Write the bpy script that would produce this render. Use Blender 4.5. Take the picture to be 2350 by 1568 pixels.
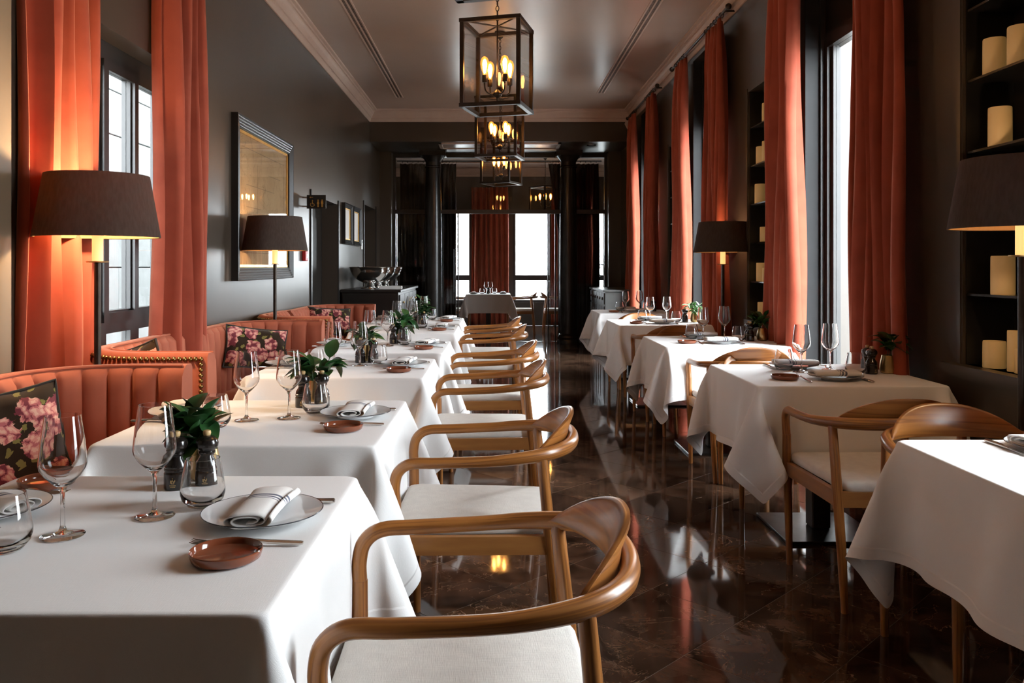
import bpy, math, random, zlib, base64
import numpy as np
from mathutils import Vector, Matrix
for o in list(bpy.data.objects): bpy.data.objects.remove(o)
sc = bpy.context.scene
C = sc.collection
R = math.radians
pi = math.pi

# ------------------------------------------------------------------ camera
cam_d = bpy.data.cameras.new('camera'); cam = bpy.data.objects.new('camera', cam_d); C.objects.link(cam)
cam.location = (0, 0, 1.285); cam.rotation_euler = (R(90), 0, 0)
cam_d.sensor_fit = 'HORIZONTAL'; cam_d.sensor_width = 36
cam_d.lens = 36 * 1900 / 2350
cam_d.shift_x = (1175 - 1135) / 2350; cam_d.shift_y = -(784 - 612) / 2350
cam_d.clip_start = .05; cam_d.clip_end = 300
sc.camera = cam

# ------------------------------------------------------------------ daylight: bright overcast sky
w = bpy.data.worlds.new('overcast_sky'); sc.world = w; w.use_nodes = True
bg = w.node_tree.nodes['Background']
bg.inputs[0].default_value = (.89, .95, 1.0, 1); bg.inputs[1].default_value = 28.0
sc.view_settings.view_transform = 'Standard'; sc.view_settings.look = 'None'
sc.view_settings.exposure = 0.22; sc.view_settings.gamma = 1.0
sc.view_settings.use_curve_mapping = False
sc.cycles.max_bounces = 12; sc.cycles.transparent_max_bounces = 16
sc.cycles.transmission_bounces = 11; sc.cycles.glossy_bounces = 4; sc.cycles.diffuse_bounces = 3
sc.cycles.sample_clamp_indirect = 6.0
sc.cycles.use_denoising = True; sc.cycles.use_adaptive_sampling = True; sc.cycles.adaptive_threshold = .03

XL, XR = -1.915, 2.10                 # side wall faces
ZC = 3.68                             # ceiling
YB, YP, YF = 12.68, 14.05, 18.0       # beam front, glass partition, far window wall
WIN_FAR = [2.5, 5.6, 8.75, 11.85]  # far jamb of each window on the right

def portal(loc, rot, sx, sy):
    d = bpy.data.lights.new('window_portal', 'AREA'); d.shape = 'RECTANGLE'; d.size = sx; d.size_y = sy
    d.cycles.is_portal = True
    o = bpy.data.objects.new('window_portal', d); C.objects.link(o); o.location = loc; o.rotation_euler = rot
for yf in WIN_FAR: portal((2.43, yf - .55, 1.62), (0, R(90), 0), 2.45, 1.1)
portal((-2.3, 4.46, 1.45), (0, R(-90), 0), 2.1, 1.9)
for x0, x1 in ((-1.45, -.5), (.4, 1.2), (2.0, 2.8)):
    portal(((x0 + x1) / 2, YF + .2, 1.45), (R(-90), 0, 0), x1 - x0, 1.9)

# ------------------------------------------------------------------ materials
def nt(m): return m.node_tree.nodes, m.node_tree.links
def pm(name, col, rough=.5, metal=0., spec=.5, coat=0., coat_r=.1, sheen=0., trans=0., ior=1.5, emit=None, es=0.):
    m = bpy.data.materials.new(name); m.use_nodes = True
    b = m.node_tree.nodes['Principled BSDF']
    b.inputs['Base Color'].default_value = (*col, 1); b.inputs['Roughness'].default_value = rough
    b.inputs['Metallic'].default_value = metal; b.inputs['Specular IOR Level'].default_value = spec
    b.inputs['Coat Weight'].default_value = coat; b.inputs['Coat Roughness'].default_value = coat_r
    b.inputs['Sheen Weight'].default_value = sheen; b.inputs['Sheen Roughness'].default_value = .4
    b.inputs['Transmission Weight'].default_value = trans; b.inputs['IOR'].default_value = ior
    if emit: b.inputs['Emission Color'].default_value = (*emit, 1); b.inputs['Emission Strength'].default_value = es
    return m
def vary(m, c2, scale=8., detail=4., coord='Object', stretch=(1, 1, 1), lo=.35, hi=.65, bump=0., bscale=None, bdist=.002, rough2=None):
    n, l = nt(m); b = n['Principled BSDF']
    tc = n.new('ShaderNodeTexCoord'); mp = n.new('ShaderNodeMapping'); l.new(tc.outputs[coord], mp.inputs[0])
    mp.inputs['Scale'].default_value = stretch
    nz = n.new('ShaderNodeTexNoise'); l.new(mp.outputs[0], nz.inputs['Vector'])
    nz.inputs['Scale'].default_value = scale; nz.inputs['Detail'].default_value = detail
    rp = n.new('ShaderNodeValToRGB'); l.new(nz.outputs[0], rp.inputs[0])
    rp.color_ramp.elements[0].position = lo; rp.color_ramp.elements[1].position = hi
    rp.color_ramp.elements[0].color = b.inputs['Base Color'].default_value[:]; rp.color_ramp.elements[1].color = (*c2, 1)
    l.new(rp.outputs[0], b.inputs['Base Color'])
    if bump:
        nb = n.new('ShaderNodeTexNoise'); l.new(mp.outputs[0], nb.inputs['Vector']); nb.inputs['Scale'].default_value = bscale or scale
        nb.inputs['Detail'].default_value = 3
        bp = n.new('ShaderNodeBump'); bp.inputs['Strength'].default_value = bump; bp.inputs['Distance'].default_value = bdist
        l.new(nb.outputs[0], bp.inputs['Height']); l.new(bp.outputs[0], b.inputs['Normal'])
    return m
def weave(m, scale, strength=.3, dist=.0008):
    n, l = nt(m); b = n['Principled BSDF']
    tc = n.new('ShaderNodeTexCoord'); hs = []
    for st in ((scale, scale * .06, scale), (scale * .06, scale, scale * .06)):
        mp = n.new('ShaderNodeMapping'); l.new(tc.outputs['Object'], mp.inputs[0]); mp.inputs['Scale'].default_value = st
        nz = n.new('ShaderNodeTexNoise'); l.new(mp.outputs[0], nz.inputs['Vector']); nz.inputs['Scale'].default_value = 1; nz.inputs['Detail'].default_value = 1
        hs.append(nz)
    ad = n.new('ShaderNodeMath'); l.new(hs[0].outputs[0], ad.inputs[0]); l.new(hs[1].outputs[0], ad.inputs[1])
    bp = n.new('ShaderNodeBump'); bp.inputs['Strength'].default_value = strength; bp.inputs['Distance'].default_value = dist
    l.new(ad.outputs[0], bp.inputs['Height']); l.new(bp.outputs[0], b.inputs['Normal'])
    return m
def thin_glass(name, tint=(1, 1, 1), refl=1.0, rough=0.0):
    m = bpy.data.materials.new(name); m.use_nodes = True; n, l = nt(m); n.remove(n['Principled BSDF'])
    t = n.new('ShaderNodeBsdfTransparent'); t.inputs[0].default_value = (*tint, 1)
    g = n.new('ShaderNodeBsdfGlossy'); g.inputs['Roughness'].default_value = rough
    lw = n.new('ShaderNodeLayerWeight'); pw = n.new('ShaderNodeMath'); pw.operation = 'POWER'; pw.inputs[1].default_value = 5; l.new(lw.outputs['Facing'], pw.inputs[0])
    mu = n.new('ShaderNodeMath'); mu.operation = 'MULTIPLY_ADD'; mu.inputs[1].default_value = .96 * refl; mu.inputs[2].default_value = .04 * refl; l.new(pw.outputs[0], mu.inputs[0])
    mx = n.new('ShaderNodeMixShader'); l.new(mu.outputs[0], mx.inputs[0]); l.new(t.outputs[0], mx.inputs[1]); l.new(g.outputs[0], mx.inputs[2])
    l.new(mx.outputs[0], n['Material Output'].inputs[0])
    return m

def amber_glass():      # tinted bulb glass, faintly glowing
    m = thin_glass('amber_bulb_glass', (1, .72, .38), .7); n, l = nt(m)
    e = n.new('ShaderNodeEmission'); e.inputs[0].default_value = (1, .36, .06, 1); e.inputs[1].default_value = .9
    ad = n.new('ShaderNodeAddShader'); o = n['Material Output']; l.new(o.inputs[0].links[0].from_socket, ad.inputs[0]); l.new(e.outputs[0], ad.inputs[1]); l.new(ad.outputs[0], o.inputs[0])
    return m
M = {}
M['wall'] = vary(pm('dark_olive_paint', (.048, .036, .026), .33, spec=.6), (.055, .042, .031), 1.2, bump=.15, bscale=2.2, bdist=.01)
M['wall_far'] = vary(pm('back_room_paint', (.045, .038, .03), .45), (.055, .045, .036), 1.5)
M['black'] = vary(pm('black_lacquer', (.012, .011, .010), .28), (.017, .015, .013), 6)
M['frame'] = vary(pm('window_frame_paint', (.018, .017, .017), .35), (.023, .022, .021), 9)
M['pilaster'] = vary(pm('lamp_glow_tan_paint', (.15, .115, .075), .35), (.17, .13, .085), 3)  # browner than the wall paint, also lightened to carry the lamp glow
M['reveal'] = vary(pm('reveal_satin_paint', (.014, .014, .015), .5, spec=.25), (.018, .018, .019), 5)
M['ceiling'] = vary(pm('taupe_gloss_ceiling', (.40, .30, .245), .27, spec=.5), (.44, .33, .27), .8, bump=.12, bscale=1.6, bdist=.012)
M['cornice'] = vary(pm('beige_plaster', (.50, .37, .30), .5), (.54, .41, .33), 5)
M['column'] = vary(pm('column_paint', (.02, .018, .016), .25), (.026, .023, .02), 5)
M['vent'] = vary(pm('vent_slot', (.05, .035, .028), .6), (.16, .11, .085), 60, stretch=(1, .3, 1))
M['grout'] = vary(pm('dark_grout', (.13, .10, .078), .5), (.16, .125, .10), 30)
M['outdoor'] = vary(pm('outdoor_paving', (.22, .22, .21), .9), (.28, .27, .26), 2)
M['block'] = vary(pm('pale_render', (.20, .21, .205), .9), (.24, .25, .245), 3, bump=.4, bscale=14, bdist=.01)

def marble():
    m = pm('brown_marble', (.03, .015, .01), .06, spec=.55); n, l = nt(m); b = n['Principled BSDF']
    g = n.new('ShaderNodeNewGeometry'); oi = n.new('ShaderNodeObjectInfo')
    cm = n.new('ShaderNodeCombineXYZ'); s = n.new('ShaderNodeMath'); s.operation = 'MULTIPLY'; s.inputs[1].default_value = 37.
    l.new(oi.outputs['Random'], s.inputs[0]); l.new(s.outputs[0], cm.inputs[0]); l.new(s.outputs[0], cm.inputs[2])
    ad = n.new('ShaderNodeVectorMath'); ad.operation = 'ADD'; l.new(g.outputs['Position'], ad.inputs[0]); l.new(cm.outputs[0], ad.inputs[1])
    rv = n.new('ShaderNodeVectorRotate'); rv.rotation_type = 'Z_AXIS'; l.new(ad.outputs[0], rv.inputs['Vector'])
    ra = n.new('ShaderNodeMath'); ra.operation = 'MULTIPLY'; ra.inputs[1].default_value = 91.; l.new(oi.outputs['Random'], ra.inputs[0]); l.new(ra.outputs[0], rv.inputs['Angle'])
    def noise(sc_, det, dis=0., rough=.6):
        z = n.new('ShaderNodeTexNoise'); z.inputs['Scale'].default_value = sc_; z.inputs['Detail'].default_value = det
        z.inputs['Distortion'].default_value = dis; z.inputs['Roughness'].default_value = rough; l.new(rv.outputs[0], z.inputs['Vector']); return z
    def ramp(src, a, ca, b_, cb):
        r = n.new('ShaderNodeValToRGB'); l.new(src, r.inputs[0]); e = r.color_ramp.elements
        e[0].position = a; e[0].color = (*ca, 1); e[1].position = b_; e[1].color = (*cb, 1); return r
    base = ramp(noise(5.5, 9, .5, .72).outputs[0], .36, (.016, .009, .006), .66, (.135, .074, .046))
    def vein(scale, width, dis):     # thin crossing of a warped noise
        v = noise(scale, 5, dis, .6)
        sb = n.new('ShaderNodeMath'); sb.operation = 'SUBTRACT'; sb.inputs[1].default_value = .5; l.new(v.outputs[0], sb.inputs[0])
        ab = n.new('ShaderNodeMath'); ab.operation = 'ABSOLUTE'; l.new(sb.outputs[0], ab.inputs[0])
        return ramp(ab.outputs[0], .0, (1, 1, 1), width, (0, 0, 0))
    v1 = vein(4.2, .008, .7); v2 = vein(9., .014, .5); br = ramp(noise(3.1, 3).outputs[0], .44, (0, 0, 0), .60, (.75, .75, .75)); b2 = ramp(noise(2.3, 3, 1).outputs[0], .52, (0, 0, 0), .64, (.4, .4, .4))
    mm = n.new('ShaderNodeMath'); mm.operation = 'MULTIPLY'; l.new(v1.outputs[0], mm.inputs[0]); l.new(br.outputs[0], mm.inputs[1])
    m_ = n.new('ShaderNodeMath'); m_.operation = 'MULTIPLY'; l.new(v2.outputs[0], m_.inputs[0]); l.new(b2.outputs[0], m_.inputs[1])
    ms = n.new('ShaderNodeMath'); ms.operation = 'MAXIMUM'; l.new(mm.outputs[0], ms.inputs[0]); l.new(m_.outputs[0], ms.inputs[1])
    mx = n.new('ShaderNodeMix'); mx.data_type = 'RGBA'; l.new(ms.outputs[0], mx.inputs[0]); l.new(base.outputs[0], mx.inputs[6]); mx.inputs[7].default_value = (.33, .22, .145, 1)
    # pale broken flecks
    fl = ramp(noise(6, 3, 1.2).outputs[0], .715, (0, 0, 0), .725, (.75, .75, .75))
    m2 = n.new('ShaderNodeMix'); m2.data_type = 'RGBA'; l.new(fl.outputs[0], m2.inputs[0]); l.new(mx.outputs[2], m2.inputs[6]); m2.inputs[7].default_value = (.42, .32, .25, 1)
    # tile to tile tone
    tr = ramp(oi.outputs['Random'], 0, (.55, .5, .5), 1, (1.25, 1.2, 1.15))
    m3 = n.new('ShaderNodeMix'); m3.data_type = 'RGBA'; m3.blend_type = 'MULTIPLY'; m3.inputs[0].default_value = 1; l.new(m2.outputs[2], m3.inputs[6]); l.new(tr.outputs[0], m3.inputs[7])
    l.new(m3.outputs[2], b.inputs['Base Color'])
    nb = noise(1.4, 2); bp = n.new('ShaderNodeBump'); bp.inputs['Strength'].default_value = .06; bp.inputs['Distance'].default_value = .01
    l.new(nb.outputs[0], bp.inputs['Height']); l.new(bp.outputs[0], b.inputs['Normal'])
    return m
M['marble'] = marble()

def velvet(name, c, c2, sheen=.6):
    m = vary(pm(name, c, .75, sheen=sheen, spec=.2), c2, 7, 5, lo=.3, hi=.7, bump=.12, bscale=180, bdist=.001)
    m.node_tree.nodes['Principled BSDF'].inputs['Sheen Tint'].default_value = (1, .55, .35, 1)
    return m
M['curtain'] = velvet('rust_velvet', (.28, .052, .027), (.35, .072, .037), .4)
M['sofa'] = velvet('salmon_velvet', (.31, .08, .042), (.38, .105, .058), .4)
M['drape'] = velvet('black_drape', (.012, .010, .009), (.018, .015, .013), .1)
M['cloth'] = weave(vary(pm('white_linen', (.85, .84, .83), .85, sheen=.15, spec=.2), (.88, .87, .86), 3), 900, .25, .0007)
M['seat'] = weave(vary(pm('cream_seat_fabric', (.72, .69, .645), .9, spec=.2), (.77, .74, .69), 30), 700, .5, .001)

def wood(name, c1, c2, c3, rough=.33):
    m = pm(name, c1, rough, coat=.25, coat_r=.2); n, l = nt(m); b = n['Principled BSDF']
    tc = n.new('ShaderNodeTexCoord'); mp = n.new('ShaderNodeMapping'); l.new(tc.outputs['UV'], mp.inputs[0]); mp.inputs['Scale'].default_value = (1.3, 20, 1)
    nz = n.new('ShaderNodeTexNoise'); l.new(mp.outputs[0], nz.inputs['Vector']); nz.inputs['Scale'].default_value = 1.6; nz.inputs['Detail'].default_value = 2; nz.inputs['Distortion'].default_value = .4
    ml = n.new('ShaderNodeMath'); ml.operation = 'MULTIPLY'; ml.inputs[1].default_value = 24; l.new(nz.outputs[0], ml.inputs[0])
    sn = n.new('ShaderNodeMath'); sn.operation = 'SINE'; l.new(ml.outputs[0], sn.inputs[0])
    ma = n.new('ShaderNodeMath'); ma.operation = 'MULTIPLY_ADD'; ma.inputs[1].default_value = .5; ma.inputs[2].default_value = .5; l.new(sn.outputs[0], ma.inputs[0])
    rp = n.new('ShaderNodeValToRGB'); l.new(ma.outputs[0], rp.inputs[0]); e = rp.color_ramp.elements
    e[0].position = 0; e[0].color = (*c1, 1); e[1].position = .55; e[1].color = (*c2, 1); x = e.new(.97); x.color = (*c3, 1)
    l.new(rp.outputs[0], b.inputs['Base Color'])
    return m
M['oak'] = wood('honey_oak', (.36, .138, .032), (.31, .115, .025), (.21, .073, .016))
M['oak_plain'] = vary(pm('oak_apron', (.34, .14, .036), .38, coat=.2), (.27, .105, .026), 6, 4, stretch=(1, 1, 6))

M['glass'] = pm('clear_crystal', (1, 1, 1), 0.0, trans=1., ior=1.40)
M['pane'] = thin_glass('window_pane', (.97, .98, .98))
M['smoke'] = thin_glass('lantern_pane', (.93, .91, .89), 1.0)
M['part_glass'] = thin_glass('partition_pane', (.90, .91, .91), .8)
M['pic_glass'] = thin_glass('picture_glass', (1, 1, 1), .9)
M['bronze'] = vary(pm('dark_bronze', (.035, .026, .02), .33, metal=.7), (.05, .036, .027), 30)
M['brass'] = vary(pm('brushed_brass', (.55, .39, .17), .3, metal=1.), (.62, .45, .22), 40, stretch=(1, 1, .1))
M['gold'] = vary(pm('gold_leaf', (.75, .45, .12), .35, metal=1.), (.85, .55, .18), 20)
M['antique'] = vary(pm('antique_brass_nail', (.30, .19, .07), .3, metal=1.), (.38, .25, .10), 40)
M['steel'] = vary(pm('polished_steel', (.62, .58, .54), .16, metal=1.), (.68, .64, .60), 15)
M['gunmetal'] = vary(pm('gunmetal_plate', (.14, .135, .13), .28, metal=1.), (.18, .175, .17), 12)
M['silver'] = vary(pm('polished_silver', (.72, .71, .69), .12, metal=1.), (.78, .77, .75), 5)
M['mill'] = vary(pm('black_mill_lacquer', (.012, .009, .008), .22, coat=.4), (.017, .013, .011), 10)
M['pale_wood'] = vary(pm('mill_knob_wood', (.62, .42, .20), .4), (.50, .31, .13), 60, stretch=(1, 1, .1))
M['china'] = vary(pm('white_china', (.80, .81, .82), .08), (.83, .84, .85), 4)
M['navy'] = vary(pm('dark_rim_glaze', (.02, .022, .03), .2), (.03, .032, .04), 10)
M['terra'] = vary(pm('terracotta_glaze', (.17, .042, .018), .12, coat=.5), (.23, .065, .028), 9)
M['leaf'] = vary(pm('glossy_leaf', (.012, .055, .014), .3), (.03, .10, .024), 14)
M['leaf_pale'] = vary(pm('pale_leaf', (.10, .28, .07), .35), (.16, .36, .11), 14)
M['palm'] = vary(pm('palm_leaf', (.012, .02, .01), .45), (.018, .03, .014), 10)
M['wax'] = vary(pm('ivory_wax_candle', (.58, .42, .22), .55, emit=(1, .55, .16), es=.08), (.52, .36, .17), 5)
M['sleeve'] = pm('painted_glow_sleeve', (.8, .6, .35), .6, emit=(1, .6, .2), es=.9)  # emission stands for bulb light falling on the cream sleeve
M['bulb'] = pm('lamp_bulb', (1, .8, .5), .2, emit=(1, .50, .15), es=4.5)
M['filament'] = pm('glowing_filament', (1, .8, .5), .4, emit=(1, .62, .27), es=85)
M['amber'] = amber_glass()
M['white'] = vary(pm('white_plastic', (.75, .75, .73), .4), (.78, .78, .76), 9)
M['red'] = vary(pm('red_call_point', (.5, .02, .02), .4), (.45, .02, .02), 9)
M['grey_paint'] = vary(pm('grey_painted_wood', (.075, .075, .073), .3), (.09, .09, .087), 6)

def shade_mat(name, c, c2, tl):
    m = weave(vary(pm(name, c, .85, spec=.15), c2, 90, 2, stretch=(1, 1, .25)), 500, .5, .001)
    n, l = nt(m); t = n.new('ShaderNodeBsdfTranslucent'); t.inputs[0].default_value = (*tl, 1)
    mx = n.new('ShaderNodeMixShader'); mx.inputs[0].default_value = .25
    l.new(n['Principled BSDF'].outputs[0], mx.inputs[1]); l.new(t.outputs[0], mx.inputs[2]); l.new(mx.outputs[0], n['Material Output'].inputs[0])
    return m
M['shade'] = shade_mat('brown_linen_shade', (.050, .040, .034), (.080, .063, .052), (.40, .24, .13))
M['lining'] = shade_mat('shade_lining', (.40, .21, .08), (.43, .23, .095), (.5, .27, .12))

def floral():
    m = pm('floral_tapestry', (.05, .035, .015), .9, spec=.15, sheen=.2); n, l = nt(m); b = n['Principled BSDF']
    tc = n.new('ShaderNodeTexCoord'); oi = n.new('ShaderNodeObjectInfo')
    sp = n.new('ShaderNodeVectorMath'); sp.operation = 'SNAP'; sp.inputs[1].default_value = (.004, .004, .5)   # stitch steps
    wz = n.new('ShaderNodeTexNoise'); wz.inputs['Scale'].default_value = 22; l.new(tc.outputs['Object'], wz.inputs['Vector'])
    wa = n.new('ShaderNodeVectorMath'); wa.operation = 'SCALE'; wa.inputs['Scale'].default_value = .055; l.new(wz.outputs['Color'], wa.inputs[0])
    ad = n.new('ShaderNodeVectorMath'); ad.operation = 'ADD'; l.new(tc.outputs['Object'], ad.inputs[0]); l.new(wa.outputs[0], ad.inputs[1])
    a2 = n.new('ShaderNodeVectorMath'); a2.operation = 'ADD'; l.new(ad.outputs[0], a2.inputs[0])
    cb = n.new('ShaderNodeCombineXYZ'); l.new(oi.outputs['Random'], cb.inputs[0]); l.new(cb.outputs[0], a2.inputs[1])
    l.new(a2.outputs[0], sp.inputs[0])
    def vor(s):
        v = n.new('ShaderNodeTexVoronoi'); v.inputs['Scale'].default_value = s; v.voronoi_dimensions = '2D'; l.new(sp.outputs[0], v.inputs['Vector']); return v
    def ramp(src, stops, const=True):
        r = n.new('ShaderNodeValToRGB'); l.new(src, r.inputs[0]); cr = r.color_ramp
        if const: cr.interpolation = 'CONSTANT'
        while len(cr.elements) < len(stops): cr.elements.new(.5)
        for e, (p, c) in zip(cr.elements, stops): e.position = p; e.color = (*c, 1)
        return r
    v1 = vor(9); pet = vor(34)
    petals = ramp(pet.outputs['Distance'], [(0, (.70, .40, .30)), (.22, (.62, .27, .22)), (.40, (.42, .12, .12)), (.55, (.17, .035, .045))])
    mask = ramp(v1.outputs['Distance'], [(0, (1, 1, 1)), (.40, (0, 0, 0))])
    lv = vor(17); lmask = ramp(lv.outputs['Distance'], [(0, (1, 1, 1)), (.20, (0, 0, 0))])
    m1 = n.new('ShaderNodeMix'); m1.data_type = 'RGBA'; l.new(lmask.outputs[0], m1.inputs[0]); m1.inputs[6].default_value = (.030, .018, .010, 1); m1.inputs[7].default_value = (.20, .17, .05, 1)
    m2 = n.new('ShaderNodeMix'); m2.data_type = 'RGBA'; l.new(mask.outputs[0], m2.inputs[0]); l.new(m1.outputs[2], m2.inputs[6]); l.new(petals.outputs[0], m2.inputs[7])
    l.new(m2.outputs[2], b.inputs['Base Color'])
    return m
M['floral'] = floral()
M['piping'] = vary(pm('brown_piping', (.018, .013, .009), .7), (.025, .018, .012), 50)

def napkin_mat():
    m = weave(pm('striped_napkin_linen', (.82, .80, .775), .9, spec=.2), 800, .3, .0007); n, l = nt(m); b = n['Principled BSDF']
    tc = n.new('ShaderNodeTexCoord'); sx = n.new('ShaderNodeSeparateXYZ'); l.new(tc.outputs['Object'], sx.inputs[0])
    mr = n.new('ShaderNodeMapRange'); mr.inputs[1].default_value = -.1; mr.inputs[2].default_value = .1; l.new(sx.outputs[1], mr.inputs[0])
    rp = n.new('ShaderNodeValToRGB'); l.new(mr.outputs[0], rp.inputs[0]); cr = rp.color_ramp; cr.interpolation = 'CONSTANT'
    wht, st = (.82, .80, .775, 1), (.13, .14, .19, 1)
    stops = [(0, wht), (.535, st), (.55, wht), (.585, st), (.62, wht), (.655, st), (.70, wht)]
    while len(cr.elements) < len(stops): cr.elements.new(.5)
    for e, (p, c) in zip(cr.elements, stops): e.position = p; e.color = c
    l.new(rp.outputs[0], b.inputs['Base Color'])
    return m
M['napkin'] = napkin_mat()

def drawing_mat():
    m = pm('antique_drawing_paper', (.42, .27, .13), .8); n, l = nt(m); b = n['Principled BSDF']
    tc = n.new('ShaderNodeTexCoord'); nz = n.new('ShaderNodeTexNoise'); nz.inputs['Scale'].default_value = 2.5; nz.inputs['Detail'].default_value = 6; nz.inputs['Distortion'].default_value = 1; l.new(tc.outputs['Object'], nz.inputs['Vector'])
    rp = n.new('ShaderNodeValToRGB'); l.new(nz.outputs[0], rp.inputs[0]); e = rp.color_ramp.elements
    e[0].position = .3; e[0].color = (.36, .22, .10, 1); e[1].position = .7; e[1].color = (.50, .33, .165, 1)
    sb = n.new('ShaderNodeMath'); sb.operation = 'PINGPONG'; sb.inputs[1].default_value = .06; l.new(nz.outputs[0], sb.inputs[0])
    r2 = n.new('ShaderNodeValToRGB'); l.new(sb.outputs[0], r2.inputs[0]); e = r2.color_ramp.elements; e[0].position = .0; e[0].color = (.5, .42, .35, 1); e[1].position = .006; e[1].color = (1, 1, 1, 1)
    mx = n.new('ShaderNodeMix'); mx.data_type = 'RGBA'; mx.blend_type = 'MULTIPLY'; mx.inputs[0].default_value = .7; l.new(rp.outputs[0], mx.inputs[6]); l.new(r2.outputs[0], mx.inputs[7])
    l.new(mx.outputs[2], b.inputs['Base Color'])
    return m
M['drawing'] = drawing_mat()
M['paper'] = vary(pm('white_paper', (.62, .60, .56), .8), (.66, .64, .60), 6)
M['ink'] = vary(pm('brown_ink_line', (.16, .095, .045), .8), (.19, .11, .055), 20)

# ------------------------------------------------------------------ mesh helpers
class MB:
    def __init__(s): s.v = []; s.f = []; s.uv = []          # uv: one list per face or None
    def add(s, vs, fs, uvs=None):
        o = len(s.v); s.v += [tuple(p) for p in vs]
        for i, f in enumerate(fs):
            s.f.append([o + k for k in f]); s.uv.append(uvs[i] if uvs else None)
        return s
    def box(s, x0, x1, y0, y1, z0, z1):
        vs = [(x, y, z) for x in (x0, x1) for y in (y0, y1) for z in (z0, z1)]
        return s.add(vs, [(0, 1, 3, 2), (4, 6, 7, 5), (0, 4, 5, 1), (2, 3, 7, 6), (0, 2, 6, 4), (1, 5, 7, 3)])
    def bevel_box(s, x0, x1, y0, y1, z0, z1, r):
        # box with chamfered vertical and top edges
        def ring(z, i):
            return [(x0 + i + r, y0 + i, z), (x1 - i - r, y0 + i, z), (x1 - i, y0 + i + r, z), (x1 - i, y1 - i - r, z), (x1 - i - r, y1 - i, z), (x0 + i + r, y1 - i, z), (x0 + i, y1 - i - r, z), (x0 + i, y0 + i + r, z)]
        return s.loft([ring(z0 + r, 0), ring(z1 - r, 0), ring(z1, r)], True, ring(z0, r))
    def loft(s, rings, caps=True, first=None, closed=True):
        if first: rings = [first] + rings
        n = len(rings[0]); vs = [p for r in rings for p in r]; fs = []; uv = []
        m = n if closed else n - 1
        for i in range(len(rings) - 1):
            for j in range(m):
                k = (j + 1) % n
                fs.append((i * n + j, i * n + k, (i + 1) * n + k, (i + 1) * n + j)); uv.append(None)
        if caps: fs.append(tuple(range(n))[::-1]); fs.append(tuple((len(rings) - 1) * n + j for j in range(n)))
        return s.add(vs, fs)
    def lathe(s, prof, n=24, c=(0, 0, 0), cap=True):
        rings = []
        for r, z in prof:
            rings.append([(c[0] + max(r, 1e-5) * math.cos(2 * pi * j / n), c[1] + max(r, 1e-5) * math.sin(2 * pi * j / n), c[2] + z) for j in range(n)])
        return s.loft(rings, cap)
    def tube(s, pts, rad, n=10, cap=True, rz=None, up=(0, 0, 1)):
        # rad: number or list; rz: optional second radius (along the frame's up)
        pts = [Vector(p) for p in pts]; L = 0; vs = []; fs = []; uv = []; Ls = []
        N = len(pts); upv = Vector(up); pb = None
        for i, p in enumerate(pts):
            t = (pts[min(i + 1, N - 1)] - pts[max(i - 1, 0)]).normalized()
            a = upv - t * upv.dot(t)
            if pb is not None:
                q = pb - t * pb.dot(t)
                a = q if q.length > .05 else a
            if a.length < .05: a = Vector((1, 0, 0)) - t * t.x
            a.normalize(); pb = a; b = t.cross(a)
            r = rad[i] if isinstance(rad, (list, tuple)) else rad
            r2 = (rz[i] if isinstance(rz, (list, tuple)) else rz) if rz is not None else r
            if i: L += (p - pts[i - 1]).length
            Ls.append(L)
            vs += [p + b * (r * math.cos(2 * pi * j / n)) + a * (r2 * math.sin(2 * pi * j / n)) for j in range(n)]
        for i in range(N - 1):
            for j in range(n):
                k = (j + 1) % n
                fs.append((i * n + j, (i + 1) * n + j, (i + 1) * n + k, i * n + k))
                va, vb = abs(2 * j / n - 1), abs(2 * (j + 1) / n - 1)
                uv.append([(Ls[i], va * .12), (Ls[i + 1], va * .12), (Ls[i + 1], vb * .12), (Ls[i], vb * .12)])
        if cap:
            fs += [tuple(range(n)), tuple((N - 1) * n + j for j in range(n))[::-1]]; uv += [[(0, .05)] * n, [(L, .05)] * n]
        return s.add(vs, fs, uv)
    def grid(s, P, closed_u=False):
        nu, nv = len(P), len(P[0]); vs = [p for r in P for p in r]; fs = []; uv = []
        for i in range(nu if closed_u else nu - 1):
            for j in range(nv - 1):
                k = (i + 1) % nu
                fs.append((i * nv + j, k * nv + j, k * nv + j + 1, i * nv + j + 1))
                uv.append([(i / nu, j / nv), ((i + 1) / nu, j / nv), ((i + 1) / nu, (j + 1) / nv), (i / nu, (j + 1) / nv)])
        return s.add(vs, fs, uv)
    def prism(s, poly, z0, z1):      # poly in xy, extruded in z
        n = len(poly); vs = [(x, y, z0) for x, y in poly] + [(x, y, z1) for x, y in poly]
        fs = [tuple(range(n))[::-1], tuple(range(n, 2 * n))] + [(i, (i + 1) % n, n + (i + 1) % n, n + i) for i in range(n)]
        return s.add(vs, fs)
    def sphere(s, c, r, n=12, m=8, sz=1.):
        return s.lathe([(r * math.sin(pi * k / m), -r * sz * math.cos(pi * k / m)) for k in range(m + 1)], n, c)
    def mesh(s, name, mat, smooth=38):
        me = bpy.data.meshes.new(name); me.from_pydata([tuple(p) for p in s.v], [], s.f)
        if any(s.uv):
            ul = me.uv_layers.new(name='UVMap'); d = ul.data; k = 0
            for u, f in zip(s.uv, s.f):
                for q in range(len(f)):
                    if u: d[k].uv = u[q]
                    k += 1
        me.materials.append(M[mat] if isinstance(mat, str) else mat)
        import bmesh
        b = bmesh.new(); b.from_mesh(me); bmesh.ops.recalc_face_normals(b, faces=b.faces); b.to_mesh(me); b.free()
        if smooth: me.shade_smooth(); me.set_sharp_from_angle(angle=R(smooth))
        me.update(); return me
    def build(s, name, mat, parent=None, smooth=38, loc=None, rot=None):
        return ob(name, s.mesh(name, mat, smooth), parent, loc, rot)
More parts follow.
